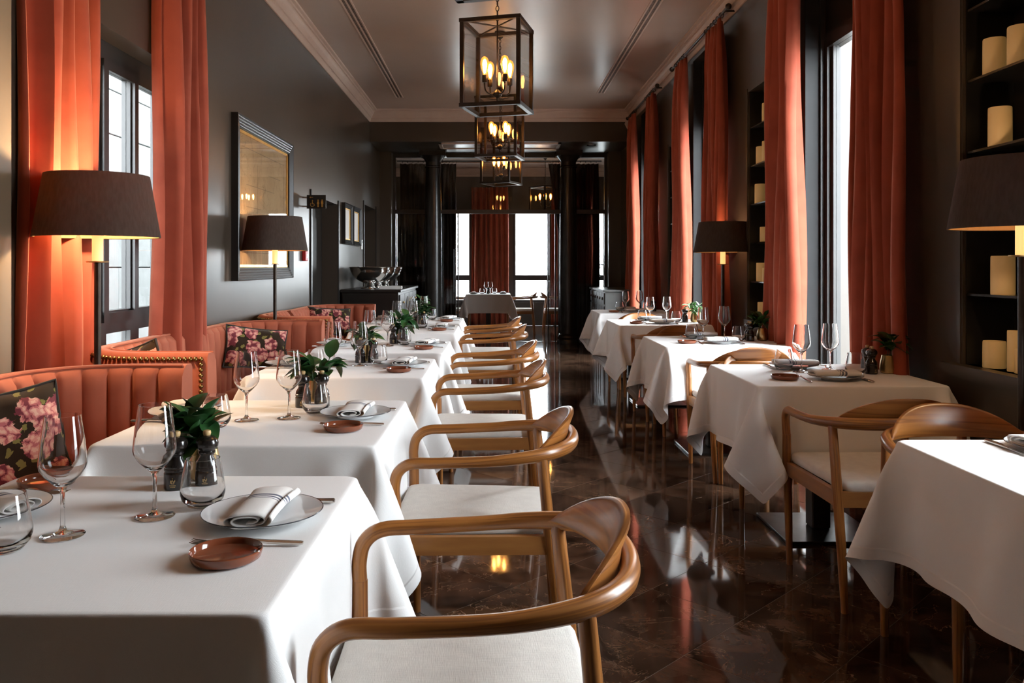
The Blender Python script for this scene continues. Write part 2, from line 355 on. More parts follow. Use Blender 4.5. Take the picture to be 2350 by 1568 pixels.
def ob(name, me, parent=None, loc=None, rot=None):
    o = bpy.data.objects.new(name, me); C.objects.link(o)
    if parent: o.parent = parent
    if loc: o.location = loc
    if rot: o.rotation_euler = rot
    return o
def box(name, mat, x0, x1, y0, y1, z0, z1, parent=None): return MB().box(x0, x1, y0, y1, z0, z1).build(name, mat, parent, None)
def empty(name, loc=(0, 0, 0), rz=0):
    o = bpy.data.objects.new(name, None); C.objects.link(o); o.location = loc; o.rotation_euler = (0, 0, rz); o.empty_display_size = .05
    return o
def tag(o, label, cat, group=None):
    o['label'] = label; o['category'] = cat
    if group: o['group'] = group
    return o
def thing(name, label, cat, loc=(0, 0, 0), rz=0, group=None): return tag(empty(name, loc, rz), label, cat, group)
def struct(o, label=None):
    o['kind'] = 'structure'
    if label: o['label'] = label
    return o
def dup(root, loc=None, rz=None, label=None, group=None):
    r = root.copy(); C.objects.link(r)
    if loc is not None: r.location = loc
    if rz is not None: r.rotation_euler = (0, 0, rz)
    if label: r['label'] = label
    if group: r['group'] = group
    for ch in list(root.children):
        c = ch.copy(); C.objects.link(c); c.parent = r
        for g in list(ch.children):
            d = g.copy(); C.objects.link(d); d.parent = c
    return r
def catmull(P, k=6, closed=False):
    P = [Vector(p) for p in P]; out = []; n = len(P)
    for i in range(n if closed else n - 1):
        p0 = P[i - 1] if (i or closed) else P[0] * 2 - P[1]; p1 = P[i]; p2 = P[(i + 1) % n]
        p3 = P[(i + 2) % n] if (closed or i + 2 < n) else P[-1] * 2 - P[-2]
        for j in range(k):
            t = j / k
            out.append(.5 * ((2 * p1) + (p2 - p0) * t + (2 * p0 - 5 * p1 + 4 * p2 - p3) * t * t + (3 * p1 - p0 - 3 * p2 + p3) * t ** 3))
    if not closed: out.append(P[-1])
    return out

# ------------------------------------------------------------------ room shell
def wall_cells(x0, x1, ys, zs, holes):
    m = MB()
    Y = sorted(set(list(ys) + [h[0] for h in holes] + [h[1] for h in holes])); Z = sorted(set(list(zs) + [h[2] for h in holes] + [h[3] for h in holes]))
    for a, b in zip(Y, Y[1:]):
        run = None
        for c, d in zip(Z, Z[1:]):
            hole = any(h[0] <= a + 1e-6 and b <= h[1] + 1e-6 and h[2] <= c + 1e-6 and d <= h[3] + 1e-6 for h in holes)
            if hole:
                if run: m.box(x0, x1, a, b, *run); run = None
            else: run = (run[0], d) if run else (c, d)
        if run: m.box(x0, x1, a, b, *run)
    return m
fl = struct(box('floor', 'grout', -2.1, 2.45, -2.5, YF, -.05, -.001), 'polished dark brown marble floor laid in diamonds')
# diamond marble tiles, each a part of the floor
S_ = .4; hd = S_ / math.sqrt(2)
def clip(poly, x0, x1, y0, y1):
    for ax, lim, sg in ((0, x0, 1), (0, x1, -1), (1, y0, 1), (1, y1, -1)):
        out = []
        for i, p in enumerate(poly):
            q = poly[(i + 1) % len(poly)]; a = (p[ax] - lim) * sg; b = (q[ax] - lim) * sg
            if a >= 0: out.append(p)
            if a * b < 0:
                t = a / (a - b); out.append((p[0] + (q[0] - p[0]) * t, p[1] + (q[1] - p[1]) * t))
        poly = out
        if not poly: return []
    return poly
e_ = hd - .0022
dia = [(e_, 0), (0, e_), (-e_, 0), (0, -e_)]
tile_me = MB().prism(dia, -.004, 0).mesh('tile', 'marble', None)
for i in range(-8, 9):
    for j in range(-18, 38):
        if (i + j) % 2 == 0: continue
        cx, cy = .908 + i * hd, 4.714 + j * hd
        if cx < -1.25 or cx > 2.1 + hd or cy < 1.1 or cy > YP + .2: continue
        pl = [(cx + a, cy + b) for a, b in dia]
        cl = clip(pl, -5, XR, -5, YP + 9)
        if len(cl) < 3: continue
        if len(cl) == 4 and cx + hd <= XR: ob('tile', tile_me, fl, (cx, cy, 0))
        else: MB().prism([(a - cx, b - cy) for a, b in cl], -.004, 0).build('tile', 'marble', fl, None, (cx, cy, 0))
# marble sheet where the joints are out of sight: behind the camera, under the sofas and in the back room
struct(box('floor_margin', 'marble', -2.1, -1.3, -2.5, YP, -.0009, -.0003), 'marble floor strip hidden under the sofas')
struct(box('floor_back_room', 'marble', -3.2, 3.8, YP + .25, YF, -.004, -.0004), 'dark marble floor of the room behind the glass partition')
struct(box('ceiling', 'ceiling', XL - .1, XR + .3, -2.5, YB + .1, ZC, ZC + .1), 'glossy taupe ceiling')
wins_r = [(f - 1.1, f, 0, 3.45) for f in WIN_FAR]
niches = [(3.05, 3.69, .85, 2.72), (6.17, 6.81, .85, 2.72), (9.29, 9.93, .85, 2.72)]
wr = wall_cells(XR, XR + .32, (-2.5, YP + .3), (0, ZC), wins_r + niches)
for y0, y1, z0, z1 in niches: wr.box(XR + .22, XR + .32, y0, y1, z0, z1)
struct(wr.build('wall_right', 'wall', None, None), 'dark olive window wall with candle niches')
doors_l = [(8.64, 10.1, 0, 2.04), (12.1, 13.3, 0, 2.2)]
struct(wall_cells(XL - .24, XL, (-2.5, YP + .3), (0, ZC), [(3.55, 5.4, .45, 2.47)] + doors_l).build('wall_left', 'wall', None, None), 'dark olive painted wall behind the sofas')
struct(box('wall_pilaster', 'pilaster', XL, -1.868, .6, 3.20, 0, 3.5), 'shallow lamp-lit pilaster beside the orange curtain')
struct(box('wall_behind', 'wall', XL - .2, XR + .3, -2.6, -2.5, 0, ZC), 'dark wall behind the viewer')
bm_ = MB().box(XL, XR, YB, YP + .15, 3.2, ZC)
struct(bm_.build('wall_beam', 'wall', None, None), 'dark lintel beam across the end of the room')
for n_, (y0, y1, z0, z1) in enumerate(doors_l):
    d = struct(box('door_%d' % (n_ + 1), 'black', XL - .3, XL - .19, y0 - .05, y1 + .05, 0, z1 + .05), 'black door set back in the left wall')
    for s in (.12, .62):
        box('door_panel', 'black', XL - .192, XL - .18, y0 + .12, y1 - .12, .15 + (s > .5) * .95, 1.0 + (s > .5) * .85, d)
    for yy in (y0 - .05, y1): box('door_trim', 'frame', XL, XL + .015, yy, yy + .05, 0, z1 + .05, d)

# cornice, mitred round three sides
CP = [(0, 3.50), (.012, 3.50), (.028, 3.535), (.03, 3.552), (.045, 3.556), (.05, 3.575), (.062, 3.60), (.082, 3.622), (.086, 3.636), (.10, 3.64), (.104, 3.655), (.128, 3.662), (.132, ZC), (0, ZC)]
def trim(name, f0, f1):
    m = MB(); m.loft([[f0(d, z) for d, z in CP], [f1(d, z) for d, z in CP]], True); return struct(m.build(name, 'cornice', None, None), 'beige stepped plaster cornice')
trim('trim_1', lambda d, z: (XL + d, -2.5, z), lambda d, z: (XL + d, YB - d, z))
trim('trim_2', lambda d, z: (XL + d, YB - d, z), lambda d, z: (XR - d, YB - d, z))
trim('trim_3', lambda d, z: (XR - d, -2.5, z), lambda d, z: (XR - d, YB - d, z))
# scrolled end bracket below the cornice at the window side
br = [(0, 0), (.10, 0), (.11, -.03), (.075, -.10), (.03, -.15), (0, -.17)]
bk = MB(); bk.loft([[(XR - x, y, 3.50 + z) for x, z in br] for y in (YB - .09, YB)], True)
struct(bk.build('trim_4', 'cornice', None, None), 'small curved plaster bracket under the cornice')
# linear air slots in the ceiling
for n_, (x, y1) in enumerate(((-1.34, 11.7), (1.46, 11.4))):
    v = thing('air_slot', ['long dark slotted air vent in the ceiling, sofa side', 'long dark slotted air vent in the ceiling, window side'][n_], 'vent', (x, 3, ZC), 0, 'ceiling air slots')
    for dx in (-.045, 0, .045): box('slot_rail', 'cornice', dx - .008, dx + .008, -2, y1 - 3, -.008, 0, v)
    for dx in (-.0225, .0225): box('slot_core', 'vent', dx - .014, dx + .014, -2, y1 - 3, -.003, 0, v)
# coffer and downlight in the beam's underside
cf = thing('soffit_coffer', 'framed glossy panel in the underside of the beam', 'ceiling panel', (.08, 13.05, 3.2))
box('coffer_panel', 'ceiling', -.9, .9, -.2, .3, -.006, 0, cf)
for a in ((-.95, .95, -.26, -.2), (-.95, .95, .3, .36), (-.95, -.9, -.26, .36), (.9, .95, -.26, .36)): box('coffer_moulding', 'cornice', *a, -.02, 0, cf)
dl = thing('downlight', 'small round recessed downlight in the beam near the window side', 'light', (1.52, 13.0, 3.2))
MB().lathe([(.05, 0), (.075, 0), (.075, -.012), (.05, -.008)], 20, cap=False).build('bezel', 'steel', dl)
MB().lathe([(.0, -.002), (.05, -.002)], 20, cap=False).build('lens', 'white', dl)

# ------------------------------------------------------------------ windows
wn = 0
def win_thing(label):
    global wn
    wn += 1; return struct(empty('window_%d' % wn), label)
ords = ['nearest tall window beside the first window-side table', 'tall window between the near pair of rust curtains', 'tall window between the middle pair of rust curtains', 'tall window between the farthest pair of rust curtains on the side wall']
for f, lb in zip(WIN_FAR, ords):
    wd = win_thing(lb); y0, y1 = f - 1.1, f
    for a in ((y0, y0 + .075, .4, 2.84), (y1 - .075, y1, .4, 2.84)): box('frame_bar', 'frame', 2.22, 2.31, *a, wd)
    for z0, z1 in ((.4, .48), (2.75, 2.84)): box('frame_bar', 'frame', 2.22, 2.31, y0 + .075, y1 - .075, z0, z1, wd)
    for a in ((y0 + .075, y0 + .115), (y1 - .115, y1 - .075)): box('sash_bar', 'frame', 2.245, 2.285, *a, .48, 2.75, wd)
    for a in ((y0, y0 + .006), (y1 - .006, y1)): box('reveal_lining', 'reveal', 2.10, 2.22, *a, 0, 3.45, wd)
    for a in ((y0 + .006, y0 + .03), (y1 - .03, y1 - .006)): box('reveal_bead', 'frame', 2.195, 2.22, *a, 0, 3.45, wd)
    box('top_panel', 'black', 2.24, 2.30, y0, y1, 2.84, 3.45, wd); box('apron_panel', 'black', 2.22, 2.30, y0, y1, 0, .4, wd)
    box('pane', 'pane', 2.262, 2.268, y0 + .115, y1 - .115, .48, 2.75, wd)
wd = win_thing('black framed casement window on the sofa wall beside the near floor lamp')
for y0, y1 in ((3.55, 3.62), (3.9, 3.98), (4.27, 4.37), (4.66, 4.77), (5.05, 5.13), (5.34, 5.4)): box('frame_bar', 'frame', -2.10, -2.05, y0, y1, .45, 2.47, wd)
for z0, z1 in ((.45, .52), (.93, 1.05), (2.33, 2.47)): box('frame_bar', 'frame', -2.10, -2.045, 3.55, 5.4, z0, z1, wd)
for y0, y1 in ((3.62, 3.9), (3.98, 4.27), (4.37, 4.66), (4.77, 5.05), (5.13, 5.34)):
    box('pane', 'pane', -2.078, -2.072, y0, y1, 1.05, 2.33, wd); box('pane', 'pane', -2.078, -2.072, y0, y1, .52, .93, wd)
# proud opening sash beside the lamp
for a in ((4.305, 4.36, .99, 2.37), (4.675, 4.71, .99, 2.37), (4.36, 4.675, .99, 1.04), (4.36, 4.675, 2.32, 2.37)): box('sash_bar', 'frame', -2.05, -2.03, *a, wd)
MB().tube([(-1.995, 4.71, 1.62), (-1.965, 4.71, 1.62), (-1.96, 4.71, 1.60), (-1.955, 4.71, 1.52)], .008, 8).build('handle', 'frame', wd)

# outdoors: paving, pale block wall close to the sofa-side window
struct(box('ground', 'outdoor', 2.5, 60, -30, 60, -.4, -.3), 'pale paving outside the windows')
struct(box('ground_yard', 'outdoor', -60, -2.16, -30, 60, -.4, -.3), 'paving of the yard outside the sofa-side window')
struct(box('ground_front', 'outdoor', -60, 60, YF + .3, 90, -.42, -.32), 'paving beyond the far windows')
xw = thing('yard_wall', 'pale rendered block wall seen through the sofa-side window', 'wall', (-3.9, 0, -.3))
box('wall_core', 'block', -.3, -.02, 2, 16, 0, 6.2, xw)
blk = MB().bevel_box(-.02, .02, -.445, .445, -.22, .22, .006).mesh('block', 'block', None)
for r_ in range(9):
    for c_ in range(7):
        ob('block', blk, xw, (0, 6.3 + c_ * .9 + (r_ % 2) * .45, .45 + r_ * .45))

# ------------------------------------------------------------------ end of the room: piers, columns, glass partition, back room
for n_, (x0, x1) in enumerate(((XL, -1.72), (1.90, XR))):
    struct(box('wall_pier', 'wall', x0, x1, YP - .25, YP + .15, 0, 3.2), ['dark pier at the partition, sofa side', 'dark pier at the partition, window side'][n_])
def column(x, label):
    t = thing('column', label, 'column', (x, 13.8, 0), 0, 'columns before the glass partition')
    MB().lathe([(.19, 0), (.19, .06), (.175, .08), (.185, .11), (.17, .15), (.15, .17)], 28).build('base', 'column', t)
    MB().lathe([(.148, .17), (.15, .6), (.145, 2.0), (.128, 2.92), (.14, 2.93), (.14, 2.95), (.128, 2.96), (.128, 3.02)], 28).build('shaft', 'column', t)
    m = MB(); m.lathe([(.128, 3.02), (.14, 3.05), (.19, 3.11), (.2, 3.12)], 28); m.build('echinus', 'column', t)
    box('abacus', 'column', -.215, .215, -.215, .215, 3.12, 3.2, t)
column(-1.02, 'slim black column on the sofa side of the glass partition'); column(1.23, 'slim black column on the window side of the glass partition')
gp = thing('glass_partition', 'black framed glass partition across the end of the room', 'partition', (0, YP, 0))
for x in (-1.72, 1.86): box('frame_bar', 'frame', x, x + .045, -.03, .03, 0, 3.2, gp)
box('transom_bar', 'frame', -1.68, 1.86, -.035, .035, 2.18, 2.25, gp); box('head_bar', 'frame', -1.68, 1.86, -.03, .03, 3.13, 3.2, gp)
for x in (-.63, .90, 1.02): box('door_stile', 'frame', x, x + .022, -.02, .02, 0, 2.18, gp)
for x in (-1.66, 1.84): box('hinge_rail', 'steel', x, x + .012, -.045, -.033, 0, 2.18, gp)
for x0, x1, z0, z1 in ((-1.675, -.63, .01, 2.18), (.924, 1.86, .01, 2.18), (-1.675, .1, 2.25, 3.13), (.1, 1.86, 2.25, 3.13)):
    box('pane', 'part_glass', x0, x1, -.005, .005, z0, z1, gp)
MB().tube([(-.69, -.06, .85), (-.69, -.06, 1.58)], .012, 8).build('pull_handle', 'frame', gp)
# back room shell
struct(box('wall_back_left', 'wall_far', -3.3, -3.2, YP + .15, YF, 0, 3.5)); struct(box('wall_back_right', 'wall_far', 3.8, 3.9, YP + .15, YF, 0, 3.5))
struct(box('ceiling_back', 'ceiling', -3.3, 3.9, YP + .15, YF + .2, 3.42, 3.5), 'pale ceiling of the room behind the partition')
for a in ((-3.3, XL, YP + .1, YP + .2), (XR, 3.9, YP + .1, YP + .2)): struct(box('wall_back_return', 'wall_far', a[0], a[1], a[2], a[3], 0, 3.5))
FW = [(-1.45, -.5), (.4, 1.2), (2.0, 2.8)]
m = MB(); prev = -3.3
for x0, x1 in FW + [(3.9, 3.9)]:
    m.box(prev, x0, YF, YF + .2, 0, 3.5); 
    if x1 > x0: m.box(x0, x1, YF, YF + .2, 0, .5).box(x0, x1, YF, YF + .2, 2.5, 3.5)
    prev = x1
struct(m.build('wall_far', 'wall_far', None, None), 'dark end wall with bright windows behind the partition')
fn = ['bright far window left of the middle curtain', 'bright far window right of the middle curtain', 'narrow far window beyond the window-side column']
for (x0, x1), lb in zip(FW, fn):
    wd = win_thing(lb)
    for a in ((x0, x0 + .06), (x1 - .06, x1)): box('frame_bar', 'frame', *a, YF + .04, YF + .12, .5, 2.5, wd)
    for z0, z1 in ((.5, .56), (.98, 1.10), (2.44, 2.5)): box('frame_bar', 'frame', x0 + .06, x1 - .06, YF + .04, YF + .12, z0, z1, wd)
    for z0, z1 in ((.56, .98), (1.10, 2.44)): box('pane', 'pane', x0 + .06, x1 - .06, YF + .075, YF + .081, z0, z1, wd)
m = MB(); m.loft([[(x, YF - d, z - .26) for d, z in CP] for x in (-3.2, 3.8)], True); struct(m.build('trim_5', 'cornice', None, None), 'cornice of the far room')
for a in ((-1.2, 1.4, 15.2, 15.26), (-1.2, 1.4, 16.9, 16.96), (-1.2, -1.14, 15.26, 16.9), (1.34, 1.4, 15.26, 16.9)): struct(box('trim_6', 'cornice', *a, 3.395, 3.42))

# ------------------------------------------------------------------ curtains
def curtain(name, label, group, p0, p1, z0, z1, mat='curtain', pleats=6, amp=.04, seed=0, gather=.72, keep=0., ph=0., tie=None):
    """hanging pleated cloth from p0 to p1 (xy); gather = top width share; keep = which edge stays plumb (0 first, 1 second)"""
    rnd = random.Random(seed); p0 = Vector(p0); p1 = Vector(p1); d = p1 - p0; n = Vector((-d.y, d.x)).normalized()
    U, V = pleats * 10, 22; offs = [rnd.uniform(-.25, .25) for _ in range(pleats + 2)]; ws = [rnd.uniform(.7, 1.25) for _ in range(pleats + 2)]
    P = []
    for i in range(U + 1):
        u = i / U; row = []
        for j in range(V + 1):
            t = j / V; z = z1 + (z0 - z1) * t
            g = gather + (1 - gather) * (t ** .8)
            if tie: g *= tie(t)
            uu = keep + (u - keep) * g
            k = u * pleats; ki = int(k); kk = k + offs[ki] * math.sin(pi * (k - ki)) * .5
            a = 1.3 * amp * ws[ki] * (.75 + .45 * t) * (.6 + .4 * min(1, t * 12))
            s = math.sin(2 * pi * kk + ph); s = math.copysign(abs(s) ** .75, s)
            wob = .012 * math.sin(3 * t * pi + u * 9 + seed)
            q = p0 + d * (uu + .012 * math.sin(5 * t + i)) * 1.0 + n * (a * s + wob)
            row.append((q.x, q.y, z - (.012 * abs(math.sin(2 * pi * kk * .5)) if j == 0 else 0)))
        P.append(row)
    o = MB().grid(P).build(name, mat, None, 80)
    sd = o.modifiers.new('cloth thickness', 'SOLIDIFY'); sd.thickness = .004
    return tag(o, label, 'curtain', group)
gc = 'rust velvet curtains at the side windows'
pos = ['near', 'middle', 'farthest']
curtain('curtain', 'rust velvet curtain beside the nearest floor lamp, out of the frame', gc, (2.0, 2.30), (2.0, 2.80), .01, 3.47, seed=61, pleats=5, amp=.045, gather=.8)
curtain('curtain', 'rust velvet curtain on the near side of the first window, out of the frame', gc, (2.0, .90), (2.0, 1.50), .01, 3.47, seed=62, pleats=5, amp=.045, gather=.8)
rnd = random.Random(3)
ring_me = MB(); ring_me.tube([(.022 * math.cos(a * pi / 8), 0, .022 * math.sin(a * pi / 8)) for a in range(17)], .0035, 6, False); ring_me = ring_me.mesh('ring', 'bronze')
for n_, f in enumerate(WIN_FAR[1:]):
    c = f - .55
    curtain('curtain', 'rust velvet curtain on the nearer side of the %s side window' % pos[n_], gc, (2.0, c - 1.07), (2.0, c - .41), .01, 3.47, seed=n_ * 7 + 1, keep=1., gather=.80, pleats=6, amp=.042)
    curtain('curtain', 'rust velvet curtain on the farther side of the %s side window' % pos[n_], gc, (2.0, c + .36), (2.0, c + 1.06), .01, 3.47, seed=n_ * 7 + 4, keep=.35, gather=.66, pleats=5, amp=.05)
    rd = thing('curtain_rod', 'dark curtain rod above the %s side window' % pos[n_], 'curtain rod', (2.0, c, 3.51), 0, 'curtain rods')
    MB().tube([(0, -1.1, 0), (0, 1.12, 0)], .013, 10).build('rod', 'bronze', rd)
    for s in (-1.12, 1.14): MB().sphere((0, s, 0), .028).build('finial', 'bronze', rd)
    for s in (-1.0, 1.0): MB().tube([(0, s, 0), (.1, s, 0)], .009, 8).build('bracket', 'bronze', rd)
    for k in range(6):
        for a, b in ((-.9, -.38), (.5, .92)): ob('ring', ring_me, rd, (0, a + (b - a) * k / 5, -.008))
gl = 'rust velvet curtains at the sofa-side window'
curtain('curtain', 'lamp-lit orange velvet curtain behind the near left floor lamp', gl, (-1.86, 3.29), (-1.86, 3.83), .01, 3.47, seed=31, gather=1., pleats=5, amp=.042)
curtain('curtain', 'rust velvet curtain beyond the sofa-side window, daylight on its edge', gl, (-1.83, 4.56), (-1.83, 5.18), .01, 3.47, seed=37, gather=.92, pleats=4, amp=.055, keep=.4)
rd = thing('curtain_rod', 'curtain rod above the sofa-side window', 'curtain rod', (-1.80, 4.1, 3.51), 0, 'curtain rods')
MB().tube([(0, -1.2, 0), (0, 1.2, 0)], .013, 10).build('rod', 'bronze', rd)
for s in (-1.05, 1.1): MB().tube([(0, s, 0), (-.115, s, 0)], .009, 8).build('bracket', 'bronze', rd)
curtain('curtain', 'rust velvet curtain between the two bright far windows', None, (-.50, YF - .15), (.32, YF - .15), .01, 3.0, seed=41, gather=.95, pleats=7, amp=.05)
curtain('curtain', 'rust velvet curtain of the far room beside the window-side column', None, (1.22, YF - .15), (1.75, YF - .15), .01, 3.0, seed=43, gather=.95, pleats=5, amp=.05)
gd = 'black drapes behind the glass partition'
curtain('drape', 'black drape behind the partition, beside the sofa-side pier', gd, (-1.62, YP + .12), (-1.12, YP + .12), .02, 3.05, 'drape', 5, .03, 51, .95)
curtain('drape', 'black drape behind the partition, on the aisle side of the sofa-side column', gd, (-.92, YP + .12), (-.66, YP + .12), .02, 3.05, 'drape', 4, .03, 52, 1.)
curtain('drape', 'black drape drawn back behind the window-side column', gd, (.92, YP + .12), (1.12, YP + .12), .02, 3.05, 'drape', 3, .03, 53, 1., keep=1., tie=lambda t: 1.0 - .85 * min(1, t * 2.6))
curtain('drape', 'black drape behind the partition, next to the window-side pier', gd, (1.36, YP + .12), (1.80, YP + .12), .02, 3.05, 'drape', 5, .03, 54, .95)
rd = thing('drape_rail', 'thin black rail with rings above the black drapes', 'curtain rod', (.08, YP + .12, 3.09))
MB().tube([(-1.75, 0, 0), (1.75, 0, 0)], .011, 8).build('rod', 'frame', rd)
for x in [-1.66 + k * .09 for k in range(6)] + [-.97 + k * .06 for k in range(5)] + [.87 + k * .05 for k in range(4)] + [1.3 + k * .09 for k in range(5)]:
    ob('ring', ring_me, rd, (x, 0, -.012), (0, 0, R(90)))

# ------------------------------------------------------------------ candle niches
cand_me = {}
def candle_mesh(r, h):
    k = (round(r, 3), round(h, 3))
    if k not in cand_me:
        cand_me[k] = MB().lathe([(r * .97, 0), (r, .004), (r * 1.0, h * .5), (r * .985, h - .006), (r * .95, h), (r * .8, h - .004), (r * .35, h - .012), (.004, h - .014)], 24).mesh('candle', 'wax')
    return cand_me[k]
SH = [1.1655, 1.481, 1.7965, 2.112, 2.4275]
nlab = ['nearest candle niche', 'middle candle niche', 'farthest candle niche']
shelf_word = ['bottom', 'second', 'third', 'fourth', 'fifth', 'top']
CAND = {0: [(0, 3.56, .045, .115), (0, 3.43, .028, .17), (0, 3.36, .045, .10), (1, 3.51, .046, .165), (3, 3.52, .046, .165), (4, 3.57, .045, .155), (4, 3.40, .05, .16)],
        1: [(0, 6.62, .045, .15), (0, 6.50, .045, .10), (1, 6.67, .045, .15), (1, 6.54, .045, .11), (2, 6.60, .045, .12), (3, 6.69, .046, .155), (4, 6.68, .045, .14), (4, 6.55, .045, .165), (5, 6.55, .045, .15)],
        2: [(1, 9.6, .045, .15), (2, 9.6, .045, .14), (3, 9.6, .045, .15)]}
for n_, (y0, y1, z0, z1) in enumerate(niches):
    nc = thing('wall_niche', 'black shelved wall niche with candles, ' + nlab[n_].split()[0] + ' of the three', 'niche', (XR, (y0 + y1) / 2, 0), 0, 'candle niches'); hw = (y1 - y0) / 2
    box('niche_back', 'black', .213, .219, -hw, hw, z0, z1, nc)
    for s in (-1, 1): box('niche_side', 'black', 0, .213, min(s * hw, s * (hw - .006)), max(s * hw, s * (hw - .006)), z0, z1, nc)
    for z in SH: box('shelf', 'black', .005, .212, -hw + .006, hw - .006, z - .010, z, nc)
    for s in (-1, 1):
        a, b = sorted((s * hw, s * (hw + .045))); box('niche_moulding', 'wall', -.014, 0, a, b, z0, z1 + .045, nc)
        a, b = sorted((s * (hw + .01), s * (hw + .03))); box('niche_moulding', 'wall', -.02, -.014, a, b, z0, z1 + .03, nc)
    box('niche_moulding', 'wall', -.014, 0, -hw, hw, z1, z1 + .045, nc)
    box('niche_ledge', 'wall', -.06, .212, -hw - .1, hw + .1, z0 - .03, z0, nc) if n_ == 0 else box('niche_ledge', 'wall', -.04, .212, -hw - .05, hw + .05, z0 - .03, z0, nc)
    box('niche_ledge', 'wall', -.035, 0, -hw - .08, hw + .08, z0 - .055, z0 - .03, nc)
    seen = {}
    for lv, y, r, h in CAND[n_]: seen.setdefault(lv, []).append(y)
    for lv, y, r, h in CAND[n_]:
        z = z0 if lv == 0 else SH[lv - 1]; k = sorted(seen[lv], reverse=True).index(y); q = len(seen[lv])
        wd_ = '' if q == 1 else (['farther ', 'nearer '][k] if q == 2 else ['farthest ', 'middle ', 'nearest '][k])
        lab = '%sivory pillar candle on the %s shelf of the %s' % (wd_, shelf_word[lv], nlab[n_])
        tag(ob('pillar_candle', candle_mesh(r, h), None, (XR + .055 + .006 * ((lv * 7 + k) % 3 - 1), y, z), (0, 0, lv)), lab, 'candle', 'pillar candles in the wall niches')

# ------------------------------------------------------------------ pictures, sign, switches on the sofa wall
def frame_picture(name, label, y0, y1, z0, z1, fw, mats, group=None, liner=.02):
    t = thing(name, label, 'picture', (XL, (y0 + y1) / 2, (z0 + z1) / 2), 0, group); hy, hz = (y1 - y0) / 2, (z1 - z0) / 2
    prof = [(0, 0), (0, .05)] + [q for k in range(5) for q in ((fw * (k + .15) / 5, .052 - .004 * k), (fw * (k + .5) / 5, .044 - .004 * k), (fw * (k + .85) / 5, .050 - .004 * k))] + [(fw, .02), (fw, 0)]
    for a, b in (((-1, -1), (1, -1)), ((1, -1), (1, 1)), ((1, 1), (-1, 1)), ((-1, 1), (-1, -1))):
        m = MB(); m.loft([[(d, s[0] * (hy - i), s[1] * (hz - i)) for i, d in prof] for s in (a, b)], True); m.build('frame_moulding', mats[0], t, 20)
    iy, iz = hy - fw, hz - fw
    for a in ((-iy, iy, -iz, -iz + liner), (-iy, iy, iz - liner, iz), (-iy, -iy + liner, -iz, iz), (iy - liner, iy, -iz, iz)): box('gilt_liner', 'gold', .002, .024, *a, t)
    p = box('print', mats[1], .002, .012, -iy + liner, iy - liner, -iz + liner, iz - liner, t)
    return t, p, iy, iz
t, p, iy, iz = frame_picture('framed_drawing', 'large antique beige drawing in a ribbed black frame with gilt edge', 6.02, 7.68, 1.18, 2.41, .10, ('black', 'drawing'))
box('glazing', 'pic_glass', .018, .021, -iy + .02, iy - .02, -iz + .02, iz - .02, t)
# drawn border and a few ruled lines on the sheet
for a in ((-.62, .62, .40, .404), (-.62, .62, -.404, -.40), (-.62, -.616, -.40, .40), (.616, .62, -.40, .40), (-.5, .3, .12, .123), (-.5, -.1, -.05, -.047), (-.2, -.197, -.3, .3), (.1, .5, .25, .253)):
    box('ink_line', 'ink', .012, .0126, *a, p)
g_ = 'pair of small dark frames past the first doorway'
for k, (a, b, lb) in enumerate(((10.35, 10.92, 'small white print in a dark frame, nearer of the pair past the doorway'), (11.0, 11.6, 'small white print in a dark frame, farther of the pair past the doorway'))):
    frame_picture('small_framed_print', lb, a, b, 1.57, 2.09, .06, ('black', 'paper'), g_, .012)
sw = thing('thermostat', 'white wall thermostat beside the farther doorway', 'thermostat', (XL, 11.86, 1.6)); MB().bevel_box(0, .022, -.045, .045, -.07, .07, .006).build('housing', 'white', sw); box('display', 'black', .022, .024, -.02, .02, .02, .05, sw)
fc = thing('call_point', 'small red fire call point on the sofa wall by the doorway', 'call point', (XL, 8.28, 1.39)); MB().bevel_box(0, .04, -.05, .05, -.05, .05, .006).build('housing', 'red', fc); box('press_plate', 'white', .04, .042, -.03, .03, -.02, .02, fc)
sg = thing('toilet_sign', 'black projecting sign with gold toilet pictograms on the sofa wall', 'sign', (XL, 8.25, 1.93))
box('sign_board', 'black', .045, .235, -.006, .006, -.068, .068, sg)
for z in (-.045, .045): MB().tube([(0, 0, z), (.045, 0, z)], .008, 8).build('stand_off', 'steel', sg)
def flat(poly, name='pictogram'):   # polygon in sign-face xz, millimetres from the board centre (.14,0)
    m = MB(); n = len(poly); a = [(.14 + x / 1000, -.0062, z / 1000) for x, z in poly]; b = [(x, -.0078, z) for x, y, z in a]
    m.add(a + b, [tuple(range(n)), tuple(range(n, 2 * n))[::-1]] + [(i, (i + 1) % n, n + (i + 1) % n, n + i) for i in range(n)]); m.build(name, 'gold', sg, None)
def disc(x, z, r): flat([(x + r * math.cos(k * pi / 6), z + r * math.sin(k * pi / 6)) for k in range(12)])
flat([(-68, 45), (-56, 53), (-56, 47), (-32, 47), (-32, 43), (-56, 43), (-56, 37)], 'arrow')
disc(18, 16, 7); flat([(12, 7), (24, 7), (31, -20), (25, -20), (25, -52), (11, -52), (11, -20), (5, -20)])
disc(58, 16, 7); flat([(48, 7), (68, 7), (70, -20), (65, -20), (65, -52), (51, -52), (51, -20), (46, -20)])
disc(-38, 14, 6)
flat([(-43, 6), (-36, 6), (-34, -16), (-22, -16), (-14, -36), (-20, -38), (-27, -22), (-42, -22)])
flat([(-40 + 22 * math.cos(a), -28 + 22 * math.sin(a)) for a in [2.2 + k * .38 for k in range(11)]] + [(-40 + 16 * math.cos(a), -28 + 16 * math.sin(a)) for a in [2.2 + k * .38 for k in range(10, -1, -1)]])

